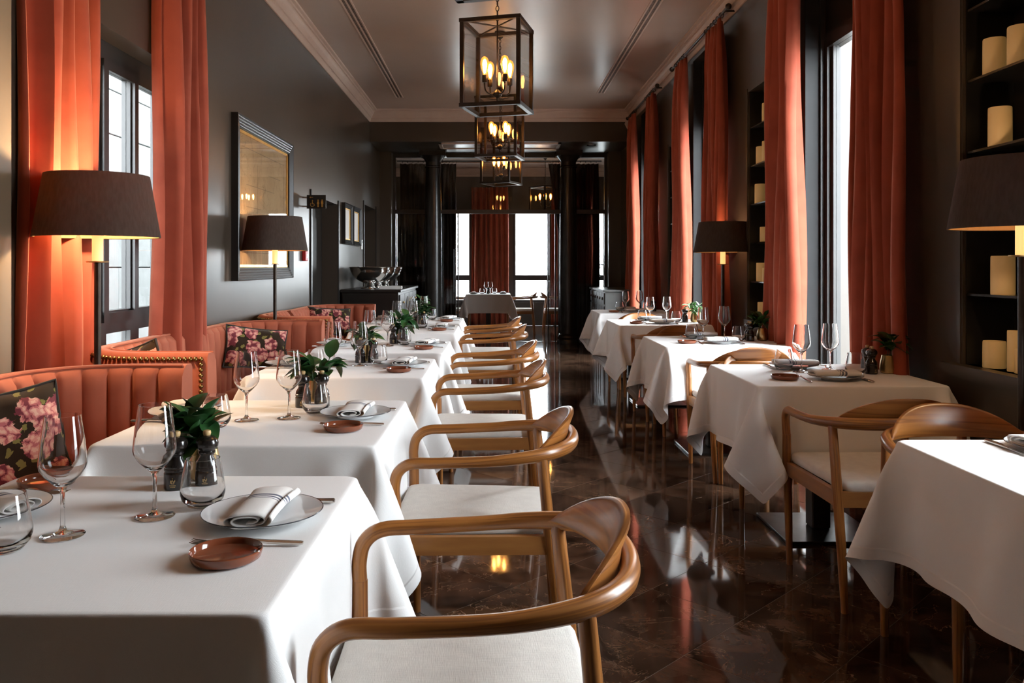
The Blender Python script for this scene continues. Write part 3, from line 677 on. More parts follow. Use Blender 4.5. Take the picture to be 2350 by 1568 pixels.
# ------------------------------------------------------------------ curved channel-back sofas
nail_me = MB().lathe([(.011, 0), (.0098, .0045), (.006, .0085), (.0005, .0105)], 10).mesh('nailhead', 'antique')
def sofa(label, path, nails=False, top=.885, seat_poly=None):
    """path: xy centre line of the back; the seat lies to the right of travel"""
    t = thing('velvet_sofa', label, 'sofa', (path[0][0], path[0][1], 0), 0, 'curved salmon velvet sofas'); o = Vector((path[0][0], path[0][1], 0))
    P = [Vector((x, y, 0)) - o for x, y in path]
    D = [0.]
    for a, b in zip(P, P[1:]): D.append(D[-1] + (b - a).length)
    L = D[-1]; nch = max(3, round(L / .105)); N = nch * 10
    def at(s):
        for i in range(len(D) - 1):
            if s <= D[i + 1] + 1e-9:
                return P[i].lerp(P[i + 1], (s - D[i]) / max(1e-9, D[i + 1] - D[i]))
        return P[-1]
    fr = []
    for k in range(N + 1):
        s = L * k / N; a = at(max(0, s - .04)); b = at(min(L, s + .04)); tg = (b - a).normalized(); fr.append((at(s), Vector((tg.y, -tg.x, 0)), tg))
    th = .055
    prof = [(th, .40, 1), (th + .004, .6, 1), (th, .78, 1), (th - .006, top - .04, 1), (th - .02, top - .018, .6), (th - .03, top - .006, 0), (0, top + .002, 0), (-th + .012, top, 0), (-th, top - .015, 0), (-th, .6, 0), (-th, .1, 0)]
    G = []
    for k, (p, n, tg) in enumerate(fr):
        ph = (k / 10) % 1.0; ch = math.sqrt(max(0, math.sin(pi * ph)))
        if k < 3 or k > N - 3: ch = .8
        row = []
        for off, z, wgt in prof:
            q = p + n * (off + wgt * .022 * (ch - .45)); row.append((q.x, q.y, z))
        G.append(row)
    m = MB(); m.grid(G); nv = len(prof)
    m.f.append(list(range(nv))); m.uv.append(None); m.f.append([N * nv + j for j in range(nv)]); m.uv.append(None)
    m.build('channel_back', 'sofa', t, 60)
    edge = [(p + n * (th - .032)) + Vector((0, 0, top - .001)) for p, n, tg in fr][::3]
    MB().tube(edge, .006, 6).build('piping', 'sofa', t)
    if seat_poly:
        poly = [(x - o.x, y - o.y) for x, y in seat_poly]
        MB().prism(poly, .30, .455).build('seat_cushion', 'sofa', t, 30)
        cx = sum(p[0] for p in poly) / len(poly); cy = sum(p[1] for p in poly) / len(poly)
        MB().prism([(cx + (x - cx) * .95, cy + (y - cy) * .95) for x, y in poly], .09, .30).build('seat_base', 'sofa', t, 30)
        for x, y in poly[::max(1, len(poly) // 4)]:
            q = (cx + (x - cx) * .85, cy + (y - cy) * .85); MB().lathe([(.018, 0), (.024, .09)], 10, (q[0], q[1], 0)).build('foot', 'black', t)
    if nails:
        # brass nailheads along the outer top edge of the wing and down its free end
        p, n, tg = fr[0]; s = .025
        for k in range(8):
            a, nn, tt = fr[0]; q = a - nn * (th + .001) + tt * .028; c = ob('nailhead', nail_me, t, (q.x, q.y, top - .024 - k * .0235)); c.rotation_mode = 'QUATERNION'; c.rotation_quaternion = (-nn).to_track_quat('Z', 'Y')
        s = .028 + .0235
        while s < min(L, .75):
            k = min(N, round(s / L * N)); a, nn, tt = fr[k]; q = at(s) - nn * (th + .001)
            c = ob('nailhead', nail_me, t, (q.x, q.y, top - .024)); c.rotation_mode = 'QUATERNION'; c.rotation_quaternion = (-nn).to_track_quat('Z', 'Y'); s += .0235
    return t
XB, XE, RC = -1.845, -1.27, .34
def near_half(y0, ym, XB=XB):
    c = (XB + RC, y0 + RC); P = [(XE + .02, y0), (XB + RC + .15, y0)] + [(c[0] - RC * math.sin(a), c[1] - RC * math.cos(a)) for a in [k * pi / 16 for k in range(9)]] + [(XB, ym)]
    S = [(XE, y0 + .06), (XB + RC, y0 + .06)] + [(c[0] - (RC - .05) * math.sin(a), c[1] - (RC - .05) * math.cos(a)) for a in [k * pi / 12 for k in range(1, 7)]] + [(XB + .05, ym), (XE, ym)]
    return P, S
def far_half(ym, y1, xb=XB):
    P, S = near_half(-y1, -ym, xb); return [(x, -y) for x, y in P][::-1], [(x, -y) for x, y in S][::-1]
P, S = far_half(2.1, 3.37, -1.80); sofa('nearest salmon velvet sofa, tall channelled back behind the first two tables', P, False, .885, S)
P, S = near_half(3.66, 4.78); sofa('salmon velvet sofa with brass nailheads behind the second sofa-side table', P, True, .905, S)
P, S = far_half(4.98, 6.04); sofa('salmon velvet sofa beside the rust curtain, second floor lamp behind it', P, False, .895, S)
P, S = near_half(6.36, 7.25); sofa('salmon velvet sofa with nailheads in front of the second floor lamp', P, True, .90, S)
P, S = far_half(7.38, 8.66); sofa('farthest salmon velvet sofa, before the black sideboard', P, False, .89, S)

def cushion(label, loc, rot, sx=.44, sy=.30):
    t = thing('floral_cushion', label, 'cushion', loc, 0, 'floral tapestry cushions'); t.rotation_euler = rot
    n = 14; P = []
    def outline(u, v):   # u,v in -1..1, pinched edges
        pin = .06
        return (u * sx / 2 * (1 - pin * (1 - v * v)), v * sy / 2 * (1 - pin * 1.4 * (1 - u * u)))
    m = MB()
    for sg_ in (1, -1):
        G = []
        for i in range(n + 1):
            u = -1 + 2 * i / n; row = []
            for j in range(n + 1):
                v = -1 + 2 * j / n; x, y = outline(u, v)
                row.append((x, y, sg_ * .065 * (max(0, 1 - u ** 4) * max(0, 1 - v ** 4)) ** .55 + .004 * math.sin(9 * u + 7 * v)))
            G.append(row)
        m.grid(G)
    m.build('cover', 'floral', t, 60)
    ed = [outline(-1 + 2 * k / 14, -1) for k in range(14)] + [outline(1, -1 + 2 * k / 14) for k in range(14)] + [outline(1 - 2 * k / 14, 1) for k in range(14)] + [outline(-1, 1 - 2 * k / 14) for k in range(15)]
    MB().tube([(x, y, .002) for x, y in ed], .006, 6, False).build('piping', 'piping', t)
cushion('floral tapestry cushion leaning on the nearest sofa', (-1.70, 2.86, .665), (R(74), R(-8), R(38)), .40, .38)
cushion('floral cushion showing only its corner above the first nailhead sofa', (-1.70, 3.93, .735), (R(80), R(14), R(150)), .44, .34)
cushion('floral tapestry cushion on the sofa beside the rust curtain', (-1.60, 5.55, .735), (R(72), R(8), R(28)), .41, .29)
cushion('floral tapestry cushion on the farthest sofa', (-1.62, 8.12, .745), (R(72), R(4), R(26)), .43, .28)

# ------------------------------------------------------------------ floor lamps
def floor_lamp(label, x, y, energy, rb=.243, first=[], dz=0):
    t = thing('floor_lamp', label, 'lamp', (x, y, dz), 0, 'black floor lamps with drum shades')
    if not first:
        g = {}
        g['base'] = MB().lathe([(.14, 0), (.14, .012), (.135, .018), (.03, .022), (.014, .03)], 28).mesh('base', 'bronze')
        g['pole'] = MB().lathe([(.0135, .022), (.0135, 1.30)], 14).mesh('pole', 'bronze')
        g['drip_plate'] = MB().lathe([(.012, 1.30), (.042, 1.302), (.044, 1.307), (.040, 1.306), (.012, 1.306)], 24).mesh('drip_plate', 'brass')
        g['candle_sleeve'] = MB().lathe([(.0215, 1.306), (.0215, 1.45), (.01, 1.452)], 18).mesh('candle_sleeve', 'sleeve')
        zb, zt, rt = 1.405, 1.66, .20
        g['shade'] = MB().lathe([(rb, zb), (rt, zt), (rt - .003, zt), (rb - .003, zb)], 48, cap=False).mesh('shade', 'shade')
        g['lining'] = MB().lathe([(rb - .006, zb + .002), (rt - .006, zt - .002)], 48, cap=False).mesh('lining', 'lining')
        m = MB().lathe([(.006, 1.45), (.006, 1.60)], 8); g['harp'] = m.mesh('harp', 'bronze')
        g['bulb'] = MB().sphere((0, 0, 1.50), .028).mesh('bulb', 'bulb')
        first.append(g)
    for k, me in first[0].items(): ob(k, me, t)
    for k in range(3):
        a = k * 2 * pi / 3; MB().tube([(0, 0, 1.60), (.197 * math.cos(a), .197 * math.sin(a), 1.60 + .045)], .003, 6).build('shade_spoke', 'bronze', t)
    d = bpy.data.lights.new('lamp_light', 'POINT'); d.energy = energy; d.color = (1, .70, .42); d.shadow_soft_size = .03
    lo = bpy.data.objects.new('lamp_light', d); C.objects.link(lo); lo.parent = t; lo.location = (0, 0, 1.585)
    return t
floor_lamp('lit floor lamp with brown shade in front of the orange curtain', -1.635, 3.41, 58)
floor_lamp('floor lamp with dark shade in front of the framed drawing', -1.655, 6.24, 10)
floor_lamp('floor lamp with dark shade in front of the middle side window curtain', 1.93, 7.0, 4)
floor_lamp('nearest floor lamp on the window side, cut off by the picture edge', 1.93, 3.03, 6, dz=.02)

# ------------------------------------------------------------------ hanging lanterns
link_me = MB(); link_me.tube([(.011 * math.cos(a * pi / 7), 0, .02 * math.sin(a * pi / 7)) for a in range(15)], .003, 6, False); link_me = link_me.mesh('chain_link', 'bronze')
def lantern(label, x, y, zb, s=.40, h=.61, rz=-15, zc=ZC):
    t = thing('glass_lantern', label, 'lantern', (x, y, zb), R(rz), 'hanging glass lanterns'); q = s / 2; b = .013
    for sx in (-1, 1):
        for sy in (-1, 1): box('corner_post', 'bronze', sx * q - b, sx * q + b, sy * q - b, sy * q + b, 0, h, t)
    for z in (b, h - b):
        for sg_ in (-1, 1):
            box('frame_rail', 'bronze', -q - b * 1.3, q + b * 1.3, sg_ * q - b * 1.2, sg_ * q + b * 1.2, z - b, z + b, t); box('frame_rail', 'bronze', sg_ * q - b * 1.2, sg_ * q + b * 1.2, -q, q, z - b, z + b, t)
    for sg_ in (-1, 1):
        box('pane', 'smoke', -q, q, sg_ * q - .002, sg_ * q + .002, 2 * b, h - 2 * b, t); box('pane', 'smoke', sg_ * q - .002, sg_ * q + .002, -q, q, 2 * b, h - 2 * b, t)
    for a in (45, -45):
        m = MB(); d = q * math.sqrt(2); ca, sa = math.cos(R(a)), math.sin(R(a)); m.tube([(-d * ca, -d * sa, h - b), (d * ca, d * sa, h - b)], .006, 6); m.build('roof_bar', 'bronze', t)
    MB().tube([(0, 0, h + .03), (0, 0, .13)], .0055, 8).build('stem', 'bronze', t)
    MB().lathe([(.004, .065), (.012, .075), (.008, .09), (.03, .105), (.036, .125), (.02, .14), (.008, .15)], 16).build('hub', 'bronze', t)
    for k in range(4):
        a = R(45 + 90 * k); c, s_ = math.cos(a), math.sin(a)
        ar = MB().tube(catmull([(.02 * c, .02 * s_, .125), (.06 * c, .06 * s_, .115), (.095 * c, .095 * s_, .135), (.103 * c, .103 * s_, .175), (.103 * c, .103 * s_, .19)], 4), .0055, 8).build('arm', 'bronze', t)
        MB().lathe([(.016, .188), (.019, .195), (.019, .235), (.017, .24)], 14, (.103 * c, .103 * s_, 0)).build('lamp_socket', 'bronze', t)
        MB().lathe([(.013, .24), (.014, .255), (.024, .285), (.0305, .315), (.029, .34), (.02, .362), (.005, .372), (.001, .373)], 16, (.103 * c, .103 * s_, 0)).build('bulb', 'amber', t)
        MB().lathe([(.003, .252), (.009, .262), (.015, .30), (.016, .325), (.011, .345), (.003, .352)], 10, (.103 * c, .103 * s_, 0)).build('filament', 'filament', t)
    z = h + .045; k = 0
    while zb + z < zc - .06:
        ob('chain_link', link_me, t, (0, 0, z), (0, 0, R(90 * (k % 2)))); z += .034; k += 1
    MB().lathe([(.012, zc - zb - .075), (.03, zc - zb - .06), (.05, zc - zb - .012), (.055, zc - zb)], 20).build('ceiling_rose', 'bronze', t)
lantern('nearest hanging glass lantern with four glowing bulbs', .02, 5.85, 2.385)
lantern('glass lantern closest to the viewer, hung out of the frame', .0, 3.2, 2.385)
lantern('unseen glass lantern added over the viewer for warm fill', -.02, .55, 2.385)  # out of view, added to warm the cloth fronts facing the camera
lantern('second hanging glass lantern along the ceiling', .055, 8.45, 2.385, rz=-13)
lantern('third hanging glass lantern, partly behind the second', .09, 11.1, 2.385, rz=-25)
lantern('hanging glass lantern beyond the glass partition', .98, 16.0, 2.33, s=.42, h=.5, rz=40, zc=3.42)

# ------------------------------------------------------------------ bent-wood armchairs (front towards -x)
def make_chair():
    t = empty('armchair')
    half = [(-.285, .255, .55), (-.287, .258, .60), (-.275, .262, .645), (-.235, .266, .672), (-.15, .272, .676), (0, .276, .682), (.10, .268, .69), (.19, .235, .698), (.25, .17, .704), (.278, .09, .708), (.285, 0, .71)]
    P = half + [(x, -y, z) for x, y, z in half[-2::-1]]
    rail = catmull(P, 5); n = len(rail)
    wid = []; hei = []
    for p in rail:
        k = min(1, max(0, (p.x - .02) / .24)); wid.append(.0175 + .002 * k); hei.append(.0175 + .006 * k)
    MB().tube(rail, wid, 12, True, hei, up=(1, 0, 0)).build('arm_rail', 'oak', t, 60)
    # crest: a leaf-shaped board standing on the inside of the rail
    rings = []; K = 26
    for i in range(K + 1):
        v = -1 + 2 * i / K; y = .235 * v
        xr = .285 - .095 * abs(v) ** 2.3           # follows the back of the rail
        hh = .106 * max(0, 1 - abs(v) ** 2.4) ** .8 + .006
        z0 = .694 - .004 * (1 - v * v); x0 = xr - .030
        lean = .030 * hh / .12; T = .011 * (1 - .55 * abs(v) ** 3)
        r = []
        for (tt, zz) in ((-1, .08), (-1, .5), (-1, .9), (-.5, 1.), (.5, 1.), (1, .9), (1, .5), (1, .08), (.5, 0), (-.5, 0)):
            x = x0 + lean * zz + .008 * math.sin(pi * zz) * (-1) + tt * T
            r.append((x, y, z0 + hh * zz))
        rings.append(r)
    m = MB(); m.loft(rings, True)
    vs = m.v; m.uv = [[(vs[k][1] * 1.0, vs[k][2] * .9) for k in f] for f in m.f]
    m.build('crest_board', 'oak', t, 50)
    for s in (1, -1):
        MB().tube([(-.272, s * .247, 0), (-.277, s * .25, .2), (-.285, s * .255, .46), (-.285, s * .255, .56)], [.013, .0165, .019, .018], 12).build('front_leg', 'oak', t)
        MB().tube([(.232, s * .222, 0), (.222, s * .228, .2), (.195, s * .236, .46), (.172, s * .244, .69)], [.0135, .017, .019, .0165], 12).build('rear_leg', 'oak', t)
    for s in (1, -1):
        a, b = (-.285, s * .25), (.205, s * .232)
        m = MB(); w_ = .012; m.prism([(a[0], a[1] - w_), (b[0], b[1] - w_), (b[0], b[1] + w_), (a[0], a[1] + w_)], .385, .442); m.build('side_apron', 'oak_plain', t, None)
    box('front_apron', 'oak_plain', -.296, -.272, -.24, .24, .39, .442, t); box('back_apron', 'oak_plain', .19, .214, -.225, .225, .385, .442, t)
    # upholstered seat with softly rounded rim
    def outl(k):
        pts = []
        for (x, y, r) in ((-.302, -.238, .03), (.205, -.215, .035), (.205, .215, .035), (-.302, .238, .03)):
            sx = 1 if x > 0 else -1; sy = 1 if y > 0 else -1
            seq = {(-1, -1): 180, (1, -1): 270, (1, 1): 0, (-1, 1): 90}[(sx, sy)]
            for a in range(0, 91, 30):
                pts.append((x - sx * (r + k) + (r) * math.cos(R(seq + a)), y - sy * (r + k) + (r) * math.sin(R(seq + a))))
        return pts
    rings = [[(x, y, z) for x, y in outl(k)] for k, z in ((.006, .440), (0, .45), (0, .468), (.006, .478), (.02, .483), (.06, .487), (.14, .489))]
    MB().loft(rings, True).build('seat', 'seat', t, 50)
    return t
chair0 = make_chair(); used = []
def chair(x, y, rz, label, group):
    if not used:
        used.append(1); o = chair0; o.location = (x, y, 0); o.rotation_euler = (0, 0, rz); tag(o, label, 'chair', group)
    else: o = dup(chair0, (x, y, 0), rz, label, group); o['category'] = 'chair'
    return o

# ------------------------------------------------------------------ how a square cloth hangs over a table: relaxed as a net of threads
def drape(seed, a=.425, b=.415, d=.34, steps=(300, 90), its=(16, 16)):
    rng = np.random.default_rng(seed)
    def lines(a_):      # closer threads either side of the table edge keep the fold crisp
        t = [a_ * k / 5 for k in range(5)] + [a_ - .014, a_ + .014] + [a_ + .014 + (d - .014) * k / 6 for k in range(1, 7)]
        return np.array([-x for x in t[:0:-1]] + t)
    def groups(n, F):
        idx = np.arange(n * n).reshape(n, n); G = []
        for di, dj, st in ((1, 0, 1.), (0, 1, 1.), (1, 1, .35), (1, -1, .35), (2, 0, .12), (0, 2, .12)):
            i0 = np.arange(n - di); j0 = np.arange(max(0, -dj), n - max(0, dj)); A = idx[np.ix_(i0, j0)]; B = A + di * n + dj
            m = max(di, abs(dj)); key = i0[:, None] // m if di else j0[None, :] // m
            key = np.broadcast_to(key, A.shape) % 2
            for k in (0, 1):
                s = key == k; G.append((A[s], B[s], np.sqrt(((F[A[s]] - F[B[s]]) ** 2).sum(1)), st))
        return G
    X, Y = np.meshgrid(lines(a), lines(b), indexing='ij'); F = np.stack([X, Y], -1); n = len(X)
    up = lambda P: (lambda Q: (Q.__setitem__((slice(None, None, 2), slice(None, None, 2)), P), Q.__setitem__((slice(1, None, 2), slice(None, None, 2)), (P[1:] + P[:-1]) / 2), Q.__setitem__((slice(None), slice(1, None, 2)), (Q[:, 2::2] + Q[:, :-1:2]) / 2), Q)[-1])(np.zeros((2 * len(P) - 1, 2 * len(P) - 1, P.shape[-1])))
    P = None; r = .008; dt = .02
    for lev in range(2):
        if P is None:
            P = np.stack([X, Y, .02 - .25 * np.maximum(0, np.abs(X) - a) - .25 * np.maximum(0, np.abs(Y) - b)], -1)
            for k in range(7): q = rng.normal(size=3); P[..., 2] += .006 * np.sin(X * q[0] * 14 + Y * q[1] * 14 + q[2] * 9)
        else:
            P = up(P); F = up(F); n = 2 * n - 1
        G = groups(n, F.reshape(-1, 2)); p = P.reshape(-1, 3).copy(); v = np.zeros_like(p)
        for s in range(steps[lev]):
            v[:, 2] -= 1.5 * dt; v *= .97; q = p + v * dt
            for it in range(its[lev]):
                for A, B, l0, st in G:
                    qa = q[A]; qb = q[B]; dl = qb - qa; ln = np.sqrt(np.einsum('ij,ij->i', dl, dl)) + 1e-9
                    dl *= (st * .5 * (1 - l0 / ln))[:, None]; q[A] = qa + dl; q[B] = qb - dl
                c = np.stack([np.clip(q[:, 0], -a + r, a - r), np.clip(q[:, 1], -b + r, b - r), np.minimum(q[:, 2], -r)], 1)
                e = q - c; dd = np.sqrt(np.einsum('ij,ij->i', e, e)); hit = (dd < r) & (dd > 1e-6)
                q[hit] = c[hit] + e[hit] * (r / dd[hit])[:, None]
                deep = dd <= 1e-6
                if deep.any():
                    Q = q[deep]; w_ = np.argmin(np.stack([a - np.abs(Q[:, 0]), b - np.abs(Q[:, 1]), -Q[:, 2]], 1), 1)
                    m = w_ == 0; Q[m, 0] = np.sign(Q[m, 0]) * a; m = w_ == 1; Q[m, 1] = np.sign(Q[m, 1]) * b; m = w_ == 2; Q[m, 2] = 0; q[deep] = Q
            top = (np.abs(p[:, 0]) < a - r) & (np.abs(p[:, 1]) < b - r); q[top, :2] = p[top, :2]; q[top, 2] = 0
            v = (q - p) / dt; p = q
        P = p.reshape(n, n, 3)
    # press the fold along the table edge to a crisp line
    for ax, lim, oth, ol in ((0, a, 1, b), (1, b, 0, a)):
        f = np.abs(F[..., ax]); run = np.abs(F[..., oth]) <= ol - .01; sg = np.sign(F[..., ax])
        for off, pos, z in ((-.014, lim - .006, 0.), (0., lim - .0006, -.0012), (.014, lim + .0004, -.0105)):
            m = (np.abs(f - lim - off) < .002) & run; P[m, ax] = (sg * pos)[m]; P[m, 2] = z
    return P

# ------------------------------------------------------------------ tables and their cloths
DR = drape(1)
def cloth_mesh(sx, sy, lim=9.):      # the same hang, mirrored, for a second variety
    P = DR * np.array([sx, sy, 1.0]); P[..., 0] = np.minimum(P[..., 0], lim)
    return MB().grid([[tuple(p) for p in r] for r in P.tolist()]).mesh('tablecloth', 'cloth', 180)
CL = [cloth_mesh(1, 1), cloth_mesh(-1, 1)]
def hem():
    n, l = nt(M['cloth']); b = n['Principled BSDF']; old = b.inputs['Normal'].links[0].from_node
    uv = n.new('ShaderNodeTexCoord'); sx = n.new('ShaderNodeSeparateXYZ'); l.new(uv.outputs['UV'], sx.inputs[0]); outs = []
    for k in (0, 1):
        a = n.new('ShaderNodeMath'); a.operation = 'SUBTRACT'; a.inputs[1].default_value = .49; l.new(sx.outputs[k], a.inputs[0])
        c = n.new('ShaderNodeMath'); c.operation = 'ABSOLUTE'; l.new(a.outputs[0], c.inputs[0]); outs.append(c)
    mx = n.new('ShaderNodeMath'); mx.operation = 'MAXIMUM'; l.new(outs[0].outputs[0], mx.inputs[0]); l.new(outs[1].outputs[0], mx.inputs[1])
    mr = n.new('ShaderNodeMapRange'); mr.inputs[1].default_value = .462; mr.inputs[2].default_value = .466; l.new(mx.outputs[0], mr.inputs[0])
    bp = n.new('ShaderNodeBump'); bp.inputs['Strength'].default_value = 1.; bp.inputs['Distance'].default_value = .004; l.new(mr.outputs[0], bp.inputs['Height'])
    l.new(bp.outputs[0], old.inputs['Normal'])
hem()
tb = {}
def table(x, y, desc, k, tz=.76, group='white-clothed dining tables'):
    t = thing('dining_table', 'pedestal under the cloth of the ' + desc, 'table', (x, y, 0), 0, 'dining table pedestals')
    if not tb:
        tb['tabletop'] = MB().bevel_box(-.398, .398, -.388, .388, .718, .742, .02).mesh('tabletop', 'black', None)
        tb['post'] = MB().bevel_box(-.045, .045, -.045, .045, .016, .718, .006).mesh('post', 'black', None)
        tb['base_plate'] = MB().bevel_box(-.23, .23, -.23, .23, 0, .016, .003).mesh('base_plate', 'gunmetal', None)
    for n_, me in tb.items(): ob(n_, me, t)
    me = CL[k % 2] if x < 1 or x > 1.8 else cloth_mesh(1 - 2 * (k % 2), 1 - 2 * ((k // 2) % 2), XR - .015 - x)      # pressed flat where it meets the window wall
    c = ob('tablecloth', me, None, (x, y, tz), (0, 0, pi * ((k // 2) % 2) if x < 1 else 0)); tag(c, 'white linen tablecloth hanging over the ' + desc, 'tablecloth', 'white linen tablecloths')
    sb = c.modifiers.new('soften', 'SUBSURF'); sb.levels = 1; sb.render_levels = 1

# ------------------------------------------------------------------ tableware prototypes (meshes shared by all copies)
def solid_glass(outer, inner, name, n=40):
    return MB().lathe(outer + inner[::-1], n).mesh(name, 'glass', 60)
wine_o = [(.0395, 0), (.0405, .0015), (.038, .003), (.02, .0055), (.008, .010), (.0045, .02), (.0038, .05), (.0042, .082), (.008, .093), (.020, .104), (.0335, .118), (.0415, .131), (.0435, .140), (.043, .150), (.0395, .185), (.0325, .2345)]
wine_i = [(.0008, .0985), (.010, .101), (.021, .1085), (.033, .121), (.0402, .133), (.0422, .141), (.0417, .150), (.0383, .185), (.0314, .2345)]
me_wine = solid_glass(wine_o, wine_i, 'wine_glass')
tum_o = [(.026, 0), (.032, .002), (.044, .017), (.0475, .030), (.0475, .040), (.043, .070), (.0365, .105)]
tum_i = [(.0008, .009), (.024, .0105), (.037, .018), (.0455, .031), (.0457, .040), (.0413, .070), (.0349, .105)]
me_tum = solid_glass(tum_o, tum_i, 'tumbler')
me_plate = MB().lathe([(.001, .006), (.06, .006), (.075, .0085), (.120, .0185), (.1225, .020), (.1215, .0215), (.118, .0205), (.074, .0115), (.06, .009), (.001, .009)], 56).mesh('dish_body', 'china')
me_rim = MB(); me_rim.tube([(.1222 * math.cos(a * pi / 28), .1222 * math.sin(a * pi / 28), .0209) for a in range(57)], .0011, 5, False); me_rim = me_rim.mesh('rim_line', 'navy')
me_foot = MB().lathe([(.055, 0), (.062, 0), (.062, .007), (.055, .007)], 40, cap=False).mesh('foot_ring', 'china')
me_dish = MB().lathe([(.001, 0), (.054, 0), (.060, .004), (.0635, .014), (.0640, .018), (.0628, .0195), (.0605, .0175), (.057, .009), (.050, .006), (.001, .0055)], 48).mesh('bread_plate', 'terra')
def napkin_mesh():
    P = []; T = 2.35 * 2 * pi; K = 76
    for i in range(K + 1):
        f = i / K; th = -pi * .5 + T * f; r = .38 + .62 * f
        ex = abs(math.cos(th)) ** .75 * (1 if math.cos(th) > 0 else -1); ez = math.sin(th)
        x = .049 * r * ex; z = .0180 * r * ez + .019
        if i > K - 5: z = max(z, .0015)
        P.append((x, z))
    G = []
    for x, z in P:
        row = []
        for j in range(13):
            y = -.105 + .21 * j / 12; fl = 1 + .10 * (y / .098) ** 2 + .06 * (y / .098)
            row.append((x * fl, y + .004 * math.sin(x * 60), z * (1 - .06 * abs(y / .098))))
        G.append(row)
    return MB().grid(G).mesh('napkin', 'napkin', 60)
me_nap = napkin_mesh()
def cutlery():
    def strip(sec):   # sections: x along, half width, z, half thickness
        m = MB(); rings = []
        for x, w_, z, h in sec:
            rings.append([(x, -w_, z - h * .4), (x, -w_ * .6, z - h), (x, w_ * .6, z - h), (x, w_, z - h * .4), (x, w_, z + h * .4), (x, w_ * .6, z + h), (x, -w_ * .6, z + h), (x, -w_, z + h * .4)])
        return m.loft(rings, True)
    # head towards -x
    fk_h = strip([(.105, .005, .004, .002), (.10, .0075, .004, .003), (.04, .006, .0062, .0032), (-.005, .004, .010, .003), (-.02, .0035, .0125, .0028)]).mesh('fork_handle', 'steel')
    fk = strip([(-.015, .0035, .0125, .0026), (-.03, .006, .012, .002), (-.042, .0115, .0085, .0015), (-.055, .0125, .0055, .0013), (-.062, .0125, .0045, .0012)])
    for k in range(4):
        y = -.0108 + .0072 * k; mm = MB().tube([(-.060, y, .0047), (-.08, y, .0035), (-.10, y * .96, .0062), (-.106, y * .95, .0085)], [.0018, .0016, .0013, .0007], 6); fk.add(mm.v, mm.f)
    fk = fk.mesh('fork_head', 'steel')
    kn_h = strip([(.112, .004, .005, .003), (.108, .0075, .005, .0045), (.05, .0065, .005, .0045), (.005, .0055, .005, .004), (0, .005, .005, .003)]).mesh('knife_handle', 'steel')
    kn = strip([(.002, .0045, .005, .002), (-.02, .009, .0048, .0014), (-.08, .0095, .0045, .0010), (-.108, .0055, .0042, .0007), (-.114, .0015, .004, .0005)]).mesh('knife_blade', 'steel')
    return fk_h, fk, kn_h, kn
FKH, FK, KNH, KN = cutlery()
me_mill = MB().lathe([(.0275, 0), (.0285, .002), (.0285, .036), (.0275, .038), (.0262, .040), (.0282, .043), (.0282, .047), (.0265, .049), (.0268, .052), (.025, .060), (.0175, .072), (.0165, .076), (.0180, .079), (.0195, .081), (.0195, .084), (.0180, .0855), (.0200, .088), (.0258, .096), (.0268, .104), (.0245, .112), (.017, .119), (.008, .122)], 28).mesh('mill_body', 'mill', 25)
me_knob = MB().lathe([(.006, .120), (.0085, .123), (.0095, .128), (.0085, .133), (.005, .1345)], 16).mesh('mill_knob', 'pale_wood')
def emblem():
    m = MB()
    def plate(x0, x1, z0, z1):
        a0, a1 = x0 / 28.7, x1 / 28.7; r = .0287
        m.add([(r * math.sin(a0), -r * math.cos(a0), z0 / 1000), (r * math.sin(a1), -r * math.cos(a1), z0 / 1000), (r * math.sin(a1), -r * math.cos(a1), z1 / 1000), (r * math.sin(a0), -r * math.cos(a0), z1 / 1000)], [(0, 1, 2, 3)])
    for a in ((-1, 1, 27, 29), (-5, -2, 17, 24), (-1, 1, 20, 25), (2, 4.5, 18, 22), (4.5, 6, 21, 25), (-3, 4, 15.5, 17)): plate(*a)
    for k in range(7): plate(-7 + k * 2.1, -5.6 + k * 2.1, 10.5, 12.6)
    for k in range(6): plate(-5.8 + k * 2.1, -4.6 + k * 2.1, 7.2, 8.8)
    return m.mesh('emblem', 'brass', None)
me_emb = emblem()
me_vase = MB().lathe([(.001, 0), (.030, 0), (.036, .004), (.040, .025), (.037, .055), (.0295, .088), (.028, .088), (.035, .055), (.038, .025), (.03, .008), (.001, .007)], 32).mesh('vase_body', 'brass')
def leaf_mesh(L, W, curl, fold, mat):
    G = []
    for i in range(9):
        u = i / 8; wv = W * math.sin(pi * u ** .85) ** .9 * (1 - .15 * u); row = []
        ang = -curl * u
        x = L * (math.sin(ang * 1.0) / (-curl) if abs(curl) > 1e-3 else u) if False else L * u * math.cos(curl * u * .6); z = -L * u * math.sin(curl * u * .6)
        for v in (-1, -.5, 0, .5, 1): row.append((x, v * wv, z + abs(v) * wv * fold))
        G.append(row)
    return MB().grid(G).mesh('leaf', mat, 60)
LEAVES = [leaf_mesh(.075, .024, .5, .3, 'leaf'), leaf_mesh(.088, .025, .9, .25, 'leaf'), leaf_mesh(.065, .023, .2, .35, 'leaf')]
LPALE = [leaf_mesh(.075, .015, .6, .3, 'leaf_pale'), leaf_mesh(.06, .014, .3, .3, 'leaf_pale')]
